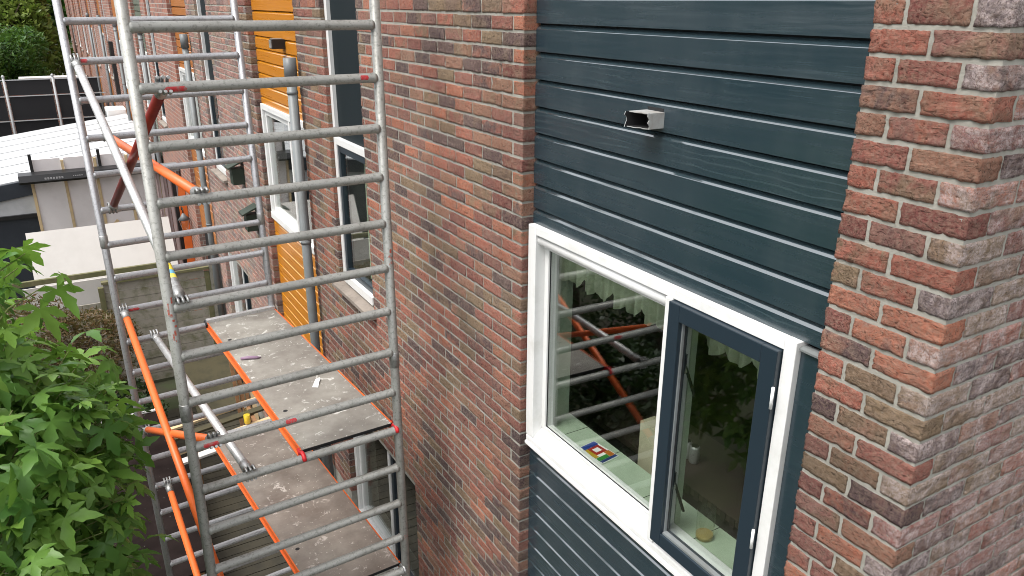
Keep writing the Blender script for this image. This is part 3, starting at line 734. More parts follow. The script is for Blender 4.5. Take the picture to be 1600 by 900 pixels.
def kitchen():
    t = thing('counter', 'dim kitchen counter with a grooved edge seen through the casement', 'counter', (.9, 1.4, 3.0))
    B().box(.80, 1.3, .5, 2.6, 3.52, 3.56).build('worktop', mat('brown_worktop', (.07, .052, .04), .5), t)
    B().box(.82, 1.29, .52, 2.58, 3.0, 3.519).build('cabinet', M['room'], t)
    for q in range(22): B().box(.793, .8, .6 + q * .07, .635 + q * .07, 3.51, 3.565).build('slat', M['room_floor'], t)
    for q, yy in enumerate((1.84, 1.91)):
        c = thing('drinks_can', ['silver drinks can on the counter, nearer the fixed pane', 'silver drinks can on the counter, nearer the gable'][1 - q], 'can', (1.0, yy, 3.56), 'cans on the counter')
        B().tube([(1.0, yy, 3.561), (1.0, yy, 3.572), (1.0, yy, 3.665), (1.0, yy, 3.675)], .03, 16, radii=[.026, .032, .032, .026]).build('body', M['alu'], c)
        B().tube([(1.0, yy, 3.675), (1.0, yy, 3.678)], .024, 16).build('lid', M['chrome'], c)
kitchen()

# ------------------------------------------------------------------ the scaffold tower
tower = thing('scaffold_tower', 'galvanised mobile scaffold tower with orange braces standing beside the brick facade', 'scaffold', (-1.1, 4.35, 0))
FRM = {'near': (Vector((-1.6649, 3.0841, H - .1181)), Vector((-.4119, 3.1411, H - .1187)), Vector((-.0029, -.0151, -1)).normalized()),
       'far': (Vector((-1.8538, 5.6217, H - .1464)), Vector((-.6167, 5.6864, H - .1346)), Vector((.0087, -.0222, -1)).normalized())}
def rung_pt(fr, idx, t): A, Bq, u = FRM[fr]; return A + (Bq - A) * t + u * (.28 * idx)
def ladder_frame(fr, mt, r_post, r_rung, sleeves):
    A, Bq, u = FRM[fr]; root = thing_part('ladder_frame', tower)
    for P in (A, Bq):
        top = P - u * .75; foot = P + u * ((P.z - .12) / -u.z)
        B().tube([top, foot], r_post, 18).build('post', mt, root)
        for sidx in sleeves:
            q = P + u * (.28 * sidx + .11); B().tube([q, q + u * .006, q + u * .10, q + u * .106], 0, 18, radii=[r_post, r_post + .0035, r_post + .0035, r_post]).build('sleeve', M['claw'], root)
        for f_ in (foot,):
            B().tube([f_, f_ - Vector((0, 0, .09))], .02, 10).build('jack', M['claw'], root)
            B().box(f_.x - .07, f_.x + .07, f_.y - .07, f_.y + .07, f_.z - .118, f_.z - .09).build('base_plate', M['claw'], root)
    for idx in range(-2, 21):
        a_, b_ = rung_pt(fr, idx, 0), rung_pt(fr, idx, 1); d = (b_ - a_).normalized()
        B().tube([a_ + d * (r_post - .012), a_ + d * (r_post + .004), a_ + d * (r_post + .016), b_ - d * (r_post + .016), b_ - d * (r_post + .004), b_ - d * (r_post - .012)], 0, 16,
                 radii=[r_rung * 1.12, r_rung * 1.12, r_rung, r_rung, r_rung * 1.12, r_rung * 1.12]).build('rung', mt, root)
    return root
def thing_part(name, parent):
    o = obj(name, None, parent); o.empty_display_size = .1; return o
nf = ladder_frame('near', M['tube'], .0285, .0265, (6.6, 13.4))
ff = ladder_frame('far', M['tube_far'], .0285, .0265, (5.3, 12.3))
def wrap(fr, root, idx, t0, t1, mt, r=.0270, a0=-2.6, a1=-.3, name='sticker'):
    """a sticker or stripe lying on the rung's camera side"""
    a_, b_ = rung_pt(fr, idx, t0), rung_pt(fr, idx, t1); d = (b_ - a_).normalized(); up = Vector((0, 0, 1)); s_ = d.cross(up).normalized(); v_ = []; n_ = 8
    for q in range(n_ + 1):
        an = a0 + (a1 - a0) * q / n_; off = (s_ * math.cos(an) * -1 * 0 + up * math.sin(an) * -1 * 0)
        nrm = -Vector((0, 1, 0)) * math.cos(an) + up * math.sin(an); nrm = (nrm - d * nrm.dot(d)).normalized()
        e = .10 * abs(q / n_ - .5) * 2 * (b_ - a_).length
        v_ += [a_ + d * e + nrm * r, b_ - d * e + nrm * r]
    B().add(v_, [(2 * q, 2 * q + 1, 2 * q + 3, 2 * q + 2) for q in range(n_)], 0, True).build(name, mt, root)
wrap('near', nf, 1, .10, .185, M['red_label'], a0=-.75, a1=.25); wrap('near', nf, 1, .905, .945, M['red_label'], a0=-.3, a1=.7)
wrap('near', nf, 8, .045, .115, M['red_label'], a0=-.4, a1=.6); wrap('near', nf, 8, .42, .475, M['red_label'], a0=-.1, a1=.9)
wrap('far', ff, 1, .045, .10, M['red_label'], a0=-.3, a1=.7); wrap('far', ff, 8, .03, .13, M['red_label'], a0=-.5, a1=.4)
for fr, root, P, idx, ln in (('near', nf, 0, 4.75, .27), ('near', nf, 1, 4.55, .10), ('near', nf, 1, 11.9, .03)):
    A = FRM[fr][P]; u = FRM[fr][2]; c = A + u * .28 * idx; v_ = []; n_ = 6; rr = random.Random(idx)
    for seg in range(9):
        z0 = ln * (seg + rr.uniform(-.3, .3)) / 9; z1 = z0 + ln / 9 * rr.uniform(.3, 1.3); w0 = rr.uniform(-1.1, -.2); w1 = w0 + rr.uniform(.12, .5); vv = []
        for q in range(n_ + 1):
            an = w0 + (w1 - w0) * q / n_ + .75; nrm = Vector((math.sin(an) * -1 + .0, -math.cos(an), 0))
            nrm = Vector((math.sin(w0 + (w1 - w0) * q / n_ + .55), -math.cos(w0 + (w1 - w0) * q / n_ + .55), 0))
            vv += [c + u * z0 + nrm * .029, c + u * z1 + nrm * .029]
        B().add(vv, [(2 * q, 2 * q + 1, 2 * q + 3, 2 * q + 2) for q in range(n_)], 0, True).build('paint_mark', M['red_spray'], root)

def claw(p, d, parent, g=1.25):
    """snap claw at a brace's end: socket, two curved fingers and a pin round the rung at p"""
    k_ = B(); d = d.normalized(); side = Vector((1, 0, 0)) - d * d.x; side.normalize()
    k_.tube([p - d * .125, p - d * .07, p - d * .035], 0, 12, radii=[.030, .032, .024])
    up = side.cross(d).normalized()
    for s_ in (-.024, 0.0, .024):
        pts = []
        for q in range(8):
            an = -2.3 + q * .62; pts.append(p + side * s_ - d * math.cos(an) * .040 + up * math.sin(an) * .040)
        k_.tube(pts, .0085, 6)
    k_.tube([p - d * .045 - side * .032, p - d * .045 + side * .032], .008, 8)
    return k_.build('claw', M['claw'], parent)
def brace(p0, p1, mt, r=.0225):
    d = (p1 - p0).normalized(); off = Vector((0, 0, .012))
    b_ = B().tube([p0 + d * .075 + off, p1 - d * .075 + off], r, 16).build('brace', mt, tower)
    claw(p0 + off, -d, b_); claw(p1 + off, d, b_); return b_
sb = brace(rung_pt('far', 1, .035), rung_pt('near', 5, .055), M['alu'], .0275)
brace(rung_pt('near', 1, .105), rung_pt('far', 5, .085), M['red_tube'], .0275)
brace(rung_pt('near', 3, .19), rung_pt('far', 3, .13), M['orange_tube'], .0275)
brace(rung_pt('far', 8, .035), rung_pt('near', 12, .055), M['orange_tube'], .0275)
brace(rung_pt('far', 9, .19), rung_pt('near', 9, .235), M['alu'], .0275)
brace(rung_pt('near', 8, .10), rung_pt('far', 12, .03), M['orange_tube'], .027)
brace(rung_pt('far', 14, .10), rung_pt('near', 18, .10), M['orange_tube'], .0275)
brace(rung_pt('near', 16, .9), rung_pt('far', 16, .9), M['alu'], .0275)
# a wrapped sticker near the lower end of the bright brace
pa, pb = rung_pt('far', 1, .035), rung_pt('near', 5, .055); dd = (pb - pa).normalized(); off = Vector((0, 0, .012))
for q, (c, t0, t1) in enumerate((((.70, .55, .06), .885, .905), ((.15, .38, .55), .906, .917), ((.75, .62, .1), .918, .93))):
    B().tube([pa + (pb - pa) * t0 + off, pa + (pb - pa) * t1 + off], .0279, 16, cap=False).build('sticker', mat('brace_sticker', c, .5), sb)

def platform(idx, tn, tf, label, claw_mat, zoff=.035, dm='deck'):
    a0, a1, b0, b1 = rung_pt('near', idx, tn[0]), rung_pt('near', idx, tn[1]), rung_pt('far', idx, tf[0]), rung_pt('far', idx, tf[1])
    up = Vector((0, 0, zoff)); th = Vector((0, 0, .014)); lng = (b0 - a0).normalized()
    A0, A1, B0, B1 = [p + up for p in (a0 + lng * .045, a1 + lng * .045, b0 - lng * .03, b1 - lng * .03)]
    pf = thing_part('platform', tower); pf['label'] = label
    wd = (A1 - A0).normalized(); i_ = .009
    c = [A0 + wd * i_, A1 - wd * i_, B1 - wd * i_, B0 + wd * i_]
    B().add([p - th for p in c] + c, [(0, 3, 2, 1), (4, 5, 6, 7), (0, 1, 5, 4), (1, 2, 6, 5), (2, 3, 7, 6), (3, 0, 4, 7)]).build('deck_board', M[dm], pf)
    for s0, s1, sg in ((A0, B0, 1), (A1, B1, -1)):
        B().beam(s0 + wd * sg * .004 - Vector((0, 0, .024)), s1 + wd * sg * .004 - Vector((0, 0, .024)), .008, .056).build('side_rail', M['orange_tube'], pf)
        B().beam(s0 - wd * sg * .006 - Vector((0, 0, .049)), s1 - wd * sg * .006 - Vector((0, 0, .049)), .012, .006).build('flange', M['orange_tube'], pf)
    B().beam(B0 + Vector((0, 0, .014)), B1 + Vector((0, 0, .014)), .05, .026).build('end_strip', M['alu'], pf)
    B().beam(A0 - Vector((0, 0, .012)) + lng * .01, A1 - Vector((0, 0, .012)) + lng * .01, .02, .022).build('end_strip', M['black_metal'], pf)
    for p, q in ((A0, -1), (A1, -1), (B0, 1), (B1, 1)):
        ctr = p + lng * q * (.04 if q < 0 else .03) - up; k_ = B(); pts = [p - lng * q * .03]
        for s_ in range(7):
            an = math.pi * s_ / 6; pts.append(ctr - lng * q * math.cos(an) * .037 + Vector((0, 0, math.sin(an) * .037)))
        k_.tube(pts, .0135, 8); k_.build('hook', claw_mat if q < 0 else M['black_metal'], pf)
    def at(t, s_): return A0.lerp(B0, s_).lerp(A1.lerp(B1, s_), t)
    for t, s_ in ((.12, .80), (.13, .22)):
        p = at(t, s_); B().tube([p + Vector((0, 0, .0006)), p + Vector((0, 0, .0012))], .016, 12).build('finger_hole', M['black_rubber_and_shade'], pf)
    return at
hi = platform(9, (.49, .985), (.53, 1.01), 'upper platform deck with splashed grey plywood', M['red_plastic'])
lo = platform(13, (.485, .985), (.445, 1.0), 'lower platform deck with brown-stained plywood', M['claw'], dm='deck_brown')
p = hi(.65, .33); z = p.z + .0015
s_ = B(); pts = [(-.055, -.03), (.06, -.022), (.055, .03), (-.05, .035)]
s_.add([(p.x + x * .5 - y_ * .6, p.y + x + y_ * .3, z + (.012 if q == 1 else 0)) for q, (x, y_) in enumerate(pts)] + [(p.x + x * .5 - y_ * .6, p.y + x + y_ * .3, z + .003 + (.014 if q == 1 else 0)) for q, (x, y_) in enumerate(pts)],
       [(0, 1, 2, 3), (4, 5, 6, 7), (0, 1, 5, 4), (1, 2, 6, 5), (2, 3, 7, 6), (3, 0, 4, 7)])
tag(s_.build('crumpled_wrapper', M['white_plain']), 'small white wrapper lying on the upper platform deck', 'wrapper')
p = hi(.17, .61); k_ = B(); k_.tube([p + Vector((-.06, .02, .012)), p + Vector((0, 0, .016)), p + Vector((.05, -.02, .013)), p + Vector((.085, -.025, .009))], 0, 10, radii=[.010, .014, .012, .004])
tag(k_.build('glue_nozzle', mat('mauve_plastic', (.26, .17, .25), .5)), 'mauve plastic nozzle lying on the upper platform deck', 'nozzle')
# ------------------------------------------------------------------ garden in front of the terrace
# decking on the ground between the towers
dk = thing('garden_deck', 'damp green-brown timber decking on the ground under the scaffold', 'decking', (-.8, 8, 0))
for q in range(38):
    yy = 5.5 + q * .145
    B().box(-1.35 + random.uniform(-.02, .02), -.04, yy, yy + .135, .0, .075 + random.uniform(-.003, .003)).build('plank', M['deck_plank'], dk)
# pale planks across two trestles
tr = thing('plank_trestle', 'pale new planks laid over a low trestle behind the scaffold', 'trestle', (-.8, 9.3, .08))
for q, (yy, mt) in enumerate(((8.35, 'white_sheet'), (8.62, 'pale_timber'), (9.0, 'olive_board'), (9.3, 'pale_timber'))):
    B().beam((-1.5, yy - .12, .70), (-.05, yy + .16, .71), .12, .03).build('plank', M[mt], tr)
for xx in (-1.15, -.3):
    for yy in (8.5, 9.25): B().beam((xx, yy, .08), (xx, yy, .683), .06, .06, (0, 1, 0)).build('leg', M['brown_timber'], tr)
    B().beam((xx, 8.3, .655), (xx, 9.5, .655), .05, .05).build('cross_bar', M['brown_timber'], tr)
def bottle():
    x, y_, z0 = -.42, 8.78, .727
    t = thing('juice_bottle', 'clear plastic bottle half full of yellow juice on the pale planks', 'bottle', (x, y_, z0))
    prof = [(0, .040), (.01, .045), (.16, .045), (.20, .036), (.235, .018), (.255, .017)]
    B().tube([(x, y_, z0 + a) for a, _ in prof], 0, 18, radii=[b_ for _, b_ in prof], cap=False).build('body', M['jar_glass'], t)
    B().tube([(x, y_, z0 + .004), (x, y_, z0 + .015), (x, y_, z0 + .13)], 0, 18, radii=[.036, .043, .043]).build('juice', mat('yellow_juice', (.75, .50, .03), .3), t)
    B().tube([(x, y_, z0 + .255), (x, y_, z0 + .285)], .021, 14).build('cap', M['white_plain'], t)
bottle()
ob = thing('leaning_board', 'olive-brown board lying at a slant before the mossy fence', 'board', (-.7, 11.6, .08))
B().beam((-.45, 10.45, .10), (-.45, 12.0, .42), .80, .03, (0, -.2, 1)).build('panel', M['olive_board'], ob)
for q in range(4):
    wl_ = thing('timber_offcut', ['slim brown timber offcut, tallest', 'wide brown timber offcut', 'short brown timber offcut', 'pale narrow timber offcut'][q] + ' leaning in the gap beside the wall', 'offcut', (-.3 + q * .07, 9.8, .075), 'timber offcuts by the wall')
    B().beam((-.34 + q * .075, 9.75, .075), (-.36 + q * .08, 9.95, 1.15 - .1 * q + (.15 if q == 0 else 0)), .05 + .012 * (q % 2), .03, (0, -1, 0)).build('board', M['brown_timber'] if q != 3 else M['pale_timber'], wl_)
# dark film-faced sheet on blocks
ds = thing('plywood_sheet', 'dark brown film-faced sheet with pale far edge lying on blocks left of the scaffold', 'sheet', (-1.85, 7.8, 0))
B().box(-2.32, -1.42, 5.98, 9.75, .72, .74).build('panel', M['film_ply'], ds)
B().box(-2.33, -1.41, 9.752, 9.80, .715, .76).build('edge_strip', M['white_plain'], ds)
B().box(-2.327, -2.321, 5.98, 9.75, .715, .743).build('edge_strip', M['pvc'], ds)
for xx in (-2.2, -1.52):
    for yy in (6.2, 7.9, 9.5): B().box(xx - .05, xx + .05, yy - .05, yy + .05, 0, .72).build('block', M['brown_timber'], ds)

# mossy board fence on the boundary, square to the facade
FY = 12.25
fn = thing('board_fence', 'mossy grey board fence standing square to the terrace', 'fence', (-1.7, FY, 0))
for q in range(13):
    z0 = .06 + q * .142
    B().box(-1.78, -.24, FY + random.uniform(-.006, .006), FY + .022, z0, z0 + .132).build('board', M['moss_wood'], fn)
    if z0 < 1.6: B().box(-4.6, -1.86, FY + random.uniform(-.006, .006), FY + .022, z0, z0 + .132).build('board', M['moss_wood'], fn)
for xx in (-4.6, -3.2, -1.82, -.2): B().box(xx - .04, xx + .04, FY - .03, FY + .05, 0, 1.86 if xx > -1.9 else 2.0).build('post', M['moss_rail'], fn)
B().box(-1.80, -.16, FY - .045, FY + .055, 1.912, 1.955).build('cap_rail', M['moss_rail'], fn)
B().box(-4.65, -.9, FY + .10, FY + .16, 2.02, 2.10).build('top_rail', M['moss_rail'], fn)
B().box(-.155, -.06, FY - .03, FY + .03, 0, 1.98).build('board', M['moss_wood'], fn)

# white sheet leaning behind the fence
ws = thing('white_sheet', 'large plain white sheet leaning behind the mossy fence', 'sheet', (-1.8, 13.2, 0))
B().add([(-2.72, 12.65, 1.35), (-.55, 12.65, 1.35), (-.55, 13.35, 2.62), (-2.72, 13.35, 2.62), (-2.72, 12.68, 1.34), (-.55, 12.68, 1.34), (-.55, 13.38, 2.61), (-2.72, 13.38, 2.61)],
        [(0, 1, 2, 3), (7, 6, 5, 4), (0, 4, 5, 1), (1, 5, 6, 2), (2, 6, 7, 3), (3, 7, 4, 0)]).build('panel', M['white_sheet'], ws)
B().add([(-2.9, 12.45, .0), (-.5, 12.45, .0), (-.5, 12.62, 1.9), (-2.9, 12.62, 1.9), (-2.9, 12.47, .0), (-.5, 12.47, .0), (-.5, 12.64, 1.9), (-2.9, 12.64, 1.9)],
        [(0, 1, 2, 3), (7, 6, 5, 4), (0, 4, 5, 1), (1, 5, 6, 2), (2, 6, 7, 3), (3, 7, 4, 0)]).build('lower_panel', M['white_sheet'], ws)

# extension under construction
EY = 18.0
ex = thing('garden_extension', 'unfinished extension with pale boards, battens and black roller cassette under a white roof', 'extension', (-1.5, EY, 0))
X0, X1 = -2.62, -.12; ZT = H - 3.62
B().box(X0, X1, EY + .12, EY + 6, 0, ZT + .02).build('wall', M['grey_render'], ex)
n_ = 4; wq = (X1 - X0) / n_
for q in range(n_):
    B().box(X0 + q * wq + .03, X0 + (q + 1) * wq - .03, EY + .05, EY + .119, .1, ZT).build('insulation_panel', M['insulation'], ex)
    B().box(X0 + q * wq + .03, X0 + (q + 1) * wq - .03, EY + .05, EY + .119, ZT + .005, ZT + .43).build('insulation_panel', M['insulation'], ex)
for q in range(n_ + 1):
    x = X0 + q * wq; B().box(x - .028, x + .028, EY + .02, EY + .118, .1, ZT).build('batten', M['pale_timber'], ex)
    if 0 < q < n_: B().box(x - .028, x + .028, EY + .02, EY + .118, ZT + .005, ZT + .38).build('batten', M['pale_timber'], ex)
B().beam((X0 + 1.12, EY - .03, ZT - 1.45), (X0 + 1.5, EY - .03, ZT - 1.05), .06, .04, (0, 1, 0)).build('brace_batten', M['pale_timber'], ex)
for xx in (X0 + .05, X0 + 1.34): B().box(xx - .03, xx + .03, EY - .01, EY + .015, ZT + .02, ZT + .56).build('bracket', M['black_metal'], ex)
cs_ = B().prism([(EY - .26, ZT - .02), (EY - .30, ZT + .03), (EY - .25, ZT + .16), (EY - .02, ZT + .19), (EY - .02, ZT - .02)], 'x', X0 - .22, X1 + .05).build('roller_cassette', M['black_metal'], ex)
for q in range(7): B().box(X0 + .25 + q * .052, X0 + .25 + q * .052 + .036, EY - .292, EY - .284, ZT + .055, ZT + .095).build('lettering', M['grey_lettering'], cs_)
for q in range(5): B().box(X0 + .78 + q * .04, X0 + .78 + q * .04 + .024, EY - .292, EY - .284, ZT + .075, ZT + .095).build('lettering', M['grey_lettering'], cs_)
rz_ = lambda x: H - 3.27 + .136 * x
def slab(y0, y1, t0, t1): return B().prism([(-6.0, rz_(-6.0) + t0), (-.04, rz_(-.04) + t0), (-.04, rz_(-.04) + t1), (-6.0, rz_(-6.0) + t1)], 'y', y0, y1)
rf = slab(EY + .125, EY + 7.4, -.10, 0).build('roof', M['pvc'], ex)
for q in range(7): slab(EY + .13 + q * 1.04, EY + .13 + q * 1.04 + .965, .001, .045).build('roof_sheet', M['roof_white'], rf)
B().prism([(-6.0, rz_(-6.0) - .30), (X0 - .002, rz_(X0) - .30), (X0 - .002, rz_(X0) + .02), (-6.0, rz_(-6.0) + .02)], 'y', EY + .06, EY + .124).build('fascia', M['anthracite'], ex)
sh = thing('dark_shed', 'anthracite shed with pale band left of the unfinished extension', 'shed', (-4.2, EY, 0))
B().box(-6, X0 - .03, EY + .10, EY + 5.5, 0, ZT - .72).build('wall', M['anthracite'], sh)
B().prism([(-6, ZT - .719), (X0 - .031, ZT - .719), (X0 - .031, rz_(X0) - .305), (-6, rz_(-6) - .305)], 'y', EY + .11, EY + 5.4).build('pale_band', M['grey_render'], sh)
B().box(-6.02, X0 - .02, EY + .04, EY + .098, ZT - .80, ZT - .72).build('trim', M['black_metal'], sh)

# pink ribbed partition with lantern and orange cloth by the facade, house three
pk = thing('folding_partition', 'pale pink ribbed folding partition under a grey beam by the facade', 'partition', (-.4, 15.4, 0))
for q in range(7): B().box(-.50 + q * .062, -.50 + q * .062 + .048, 15.4 + (q % 2) * .05, 15.46 + (q % 2) * .05, 0, H - 3.18).build('rib', M['pink_panel'], pk)
B().box(-.62, -.02, 15.25, 15.6, H - 3.17, H - 3.05).build('beam', M['pvc'], pk)
B().box(-.056, -.015, 15.42, 15.5, 0, H - 3.18).build('rib', M['pink_panel'], pk)
oc = thing('folded_awning', 'bright orange folded awning cloth hanging beside the pink partition', 'awning', (-.1, 15.2, 0))
B().prism([(-.15, 0), (-.008, 0), (-.008, 2.65), (-.03, 2.85), (-.11, 2.80), (-.15, 2.4)], 'y', 15.0, 15.1).build('cloth', M['orange_cloth'], oc)
B().box(-.22, -.155, 15.03, 15.11, 0, 2.9).build('post', M['black_metal'], oc)
ln = thing('wall_lantern', 'small old-fashioned lantern hanging in front of the orange cloth', 'lantern', (-.13, 14.75, 2.0))
B().tube([(-.13, 14.75, 1.95), (-.13, 14.75, 2.0), (-.13, 14.75, 2.15), (-.13, 14.75, 2.17)], 0, 6, radii=[.045, .06, .095, .05]).build('glass_body', M['jar_glass'], ln)
B().tube([(-.13, 14.75, 2.17), (-.13, 14.75, 2.25), (-.13, 14.75, 2.30)], 0, 6, radii=[.12, .05, .02]).build('roof', M['pvc_dark'], ln)
B().tube([(-.13, 14.75, 2.30), (-.13, 14.75, 2.38), (-.12, 14.95, 2.38), (-.12, 15.02, 2.3)], .012, 6).build('bracket', M['black_metal'], ln)

# nest boxes on the wall of the second house
for q, (yy, zz, lb) in enumerate(((9.25, H - 2.24, 'dark green nest box on the brick wall, the upper one'), (8.68, H - 2.72, 'dark green nest box on the brick wall, the lower one'))):
    nb_ = thing('nest_box', lb, 'nest box', (-.1, yy, zz), 'nest boxes on the wall')
    B().box(-.15, -.002, yy - .085, yy + .085, zz, zz + .21).build('body', M['nest_green'], nb_, .004)
    B().add([(-.20, yy - .11, zz + .21), (0, yy - .11, zz + .30), (0, yy + .11, zz + .30), (-.20, yy + .11, zz + .21), (-.20, yy - .11, zz + .23), (0, yy - .11, zz + .32), (0, yy + .11, zz + .32), (-.20, yy + .11, zz + .23)],
            [(0, 3, 2, 1), (4, 5, 6, 7), (0, 1, 5, 4), (1, 2, 6, 5), (2, 3, 7, 6), (3, 0, 4, 7)]).build('lid', M['nest_green'], nb_)
    B().tube([(-.1505, yy, zz + .13), (-.153, yy, zz + .13)], .018, 12).build('entrance', M['black_rubber_and_shade'], nb_)
# black screens on pale posts, far garden
SY = 27.0
sf = thing('screen_fence', 'tall black screens between pale posts beyond the white roof', 'fence', (-3, SY, 0))
for q in range(6):
    x0 = -8.2 + q * 1.28 + .02
    for z0, z1 in ((.1, 2.0), (2.03, 2.72), (2.75, 3.45), (3.48, 3.92)): B().box(x0 + .05, x0 + 1.21, SY, SY + .03, z0, z1).build('screen', M['black_screen'], sf)
    B().tube([(x0, SY - .03, 0), (x0, SY - .03, 4.0)], .035, 10).build('post', M['pale_post'], sf)
    B().tube([(x0, SY - .03, 4.0), (x0, SY - .03, 4.03), (x0, SY - .03, 4.08)], 0, 10, radii=[.03, .055, .02]).build('post_cap', M['pale_post'], sf)
for z0 in (2.725, 3.455, 3.93): B().box(-8.3, -.4, SY - .045, SY - .005, z0 - .012, z0 + .012).build('rail', M['pale_post'], sf)
gw = thing('garden_wall', 'low brick garden wall behind the black screens', 'wall', (-4, 33, 0))
B().box(-14, -.4, 33, 33.25, 0, 3.35).build('body', M['brick_texture'], gw)
B().box(-2.8, -.6, 32.6, 33.4, 3.36, 3.52).build('cap', M['white_sheet'], gw)
fh = thing('distant_house', 'distant brick house with a red tiled roof at the top left', 'house', (-12, 62, 0))
B().box(-18, -3, 62, 70, 0, 6.2).build('wall', M['brick_texture'], fh)
B().prism([(61.5, 6.1), (66, 10), (70.5, 6.1)], 'x', -18.3, -2.7).build('roof', M['roof_tile'], fh)
for xx in (-15, -11, -7): B().box(xx, xx + 1.6, 61.9, 62.05, 3.6, 5.0).build('window', M['white_paint'], fh)
ac = thing('air_unit', 'white air-conditioning unit on the terrace wall far off', 'air unit', (-.3, 26, 2.6))
B().box(-.55, -.01, 25.4, 26.3, 2.4, 3.1).build('casing', M['white_plain'], ac, .03); B().tube([(-.553, 25.85, 2.75), (-.56, 25.85, 2.75)], .26, 20).build('fan_grille', M['pvc'], ac)

# ------------------------------------------------------------------ plants
def lobed_leaf(seed):
    """five to seven pointed lobes, creased along the midribs and drooping at the tips; about 0.15 m"""
    rr = random.Random(seed); v_ = [Vector((0, 0, 0))]; f_ = []
    angs = [-118, -62, 0, 62, 118] if seed % 2 else [-125, -72, -30, 0, 30, 72, 125]
    if len(angs) == 7: angs = [-122, -70, 0, 70, 122]
    lens = [.078, .112, .130, .112, .078]; ring = []
    for a, L in zip(angs, lens):
        a += rr.uniform(-6, 6); L *= rr.uniform(.9, 1.12); w_ = L * .25; dr = rr.uniform(.10, .38)
        d = Vector((math.sin(math.radians(a)), math.cos(math.radians(a)), 0)); s_ = Vector((d.y, -d.x, 0))
        def P(t, sw, lift=0): p = d * (L * t) + s_ * sw; p.z = -dr * L * t * t * 1.4 + lift; return p
        ring.append((P(.27, -w_ * .50, .004), P(.55, -w_ * .95, .006), P(.62, -w_ * .62, .004), P(.80, -w_ * .48, .003), P(1, 0), P(.80, w_ * .48, .003), P(.62, w_ * .62, .004), P(.55, w_ * .95, .006), P(.27, w_ * .50, .004), P(.42, 0), P(.72, 0)))
    idx = []
    for rg in ring:
        b_ = len(v_); v_ += list(rg); idx.append(b_)
        c0, m1, m2 = 0, b_ + 9, b_ + 10
        f_ += [(c0, m1, b_), (b_, m1, b_ + 1), (b_ + 1, m1, b_ + 2), (b_ + 2, m1, m2), (b_ + 2, m2, b_ + 3), (b_ + 3, m2, b_ + 4),
               (c0, b_ + 8, m1), (b_ + 8, b_ + 7, m1), (b_ + 7, b_ + 6, m1), (b_ + 6, m2, m1), (b_ + 6, b_ + 5, m2), (b_ + 5, b_ + 4, m2)]
    for q in range(len(idx) - 1): f_.append((0, idx[q] + 8, idx[q + 1]) if False else (0, idx[q + 1], idx[q] + 8))
    return v_, f_
LEAFS = [lobed_leaf(s_) for s_ in range(8)]
def leaf_mesh(q):
    me = bpy.data.meshes.new('leaf'); me.from_pydata([tuple(p) for p in LEAFS[q][0]], [], LEAFS[q][1]); me.materials.append(M['leaf'])
    me.polygons.foreach_set('use_smooth', [True] * len(LEAFS[q][1])); return me
LM = [leaf_mesh(q) for q in range(8)]
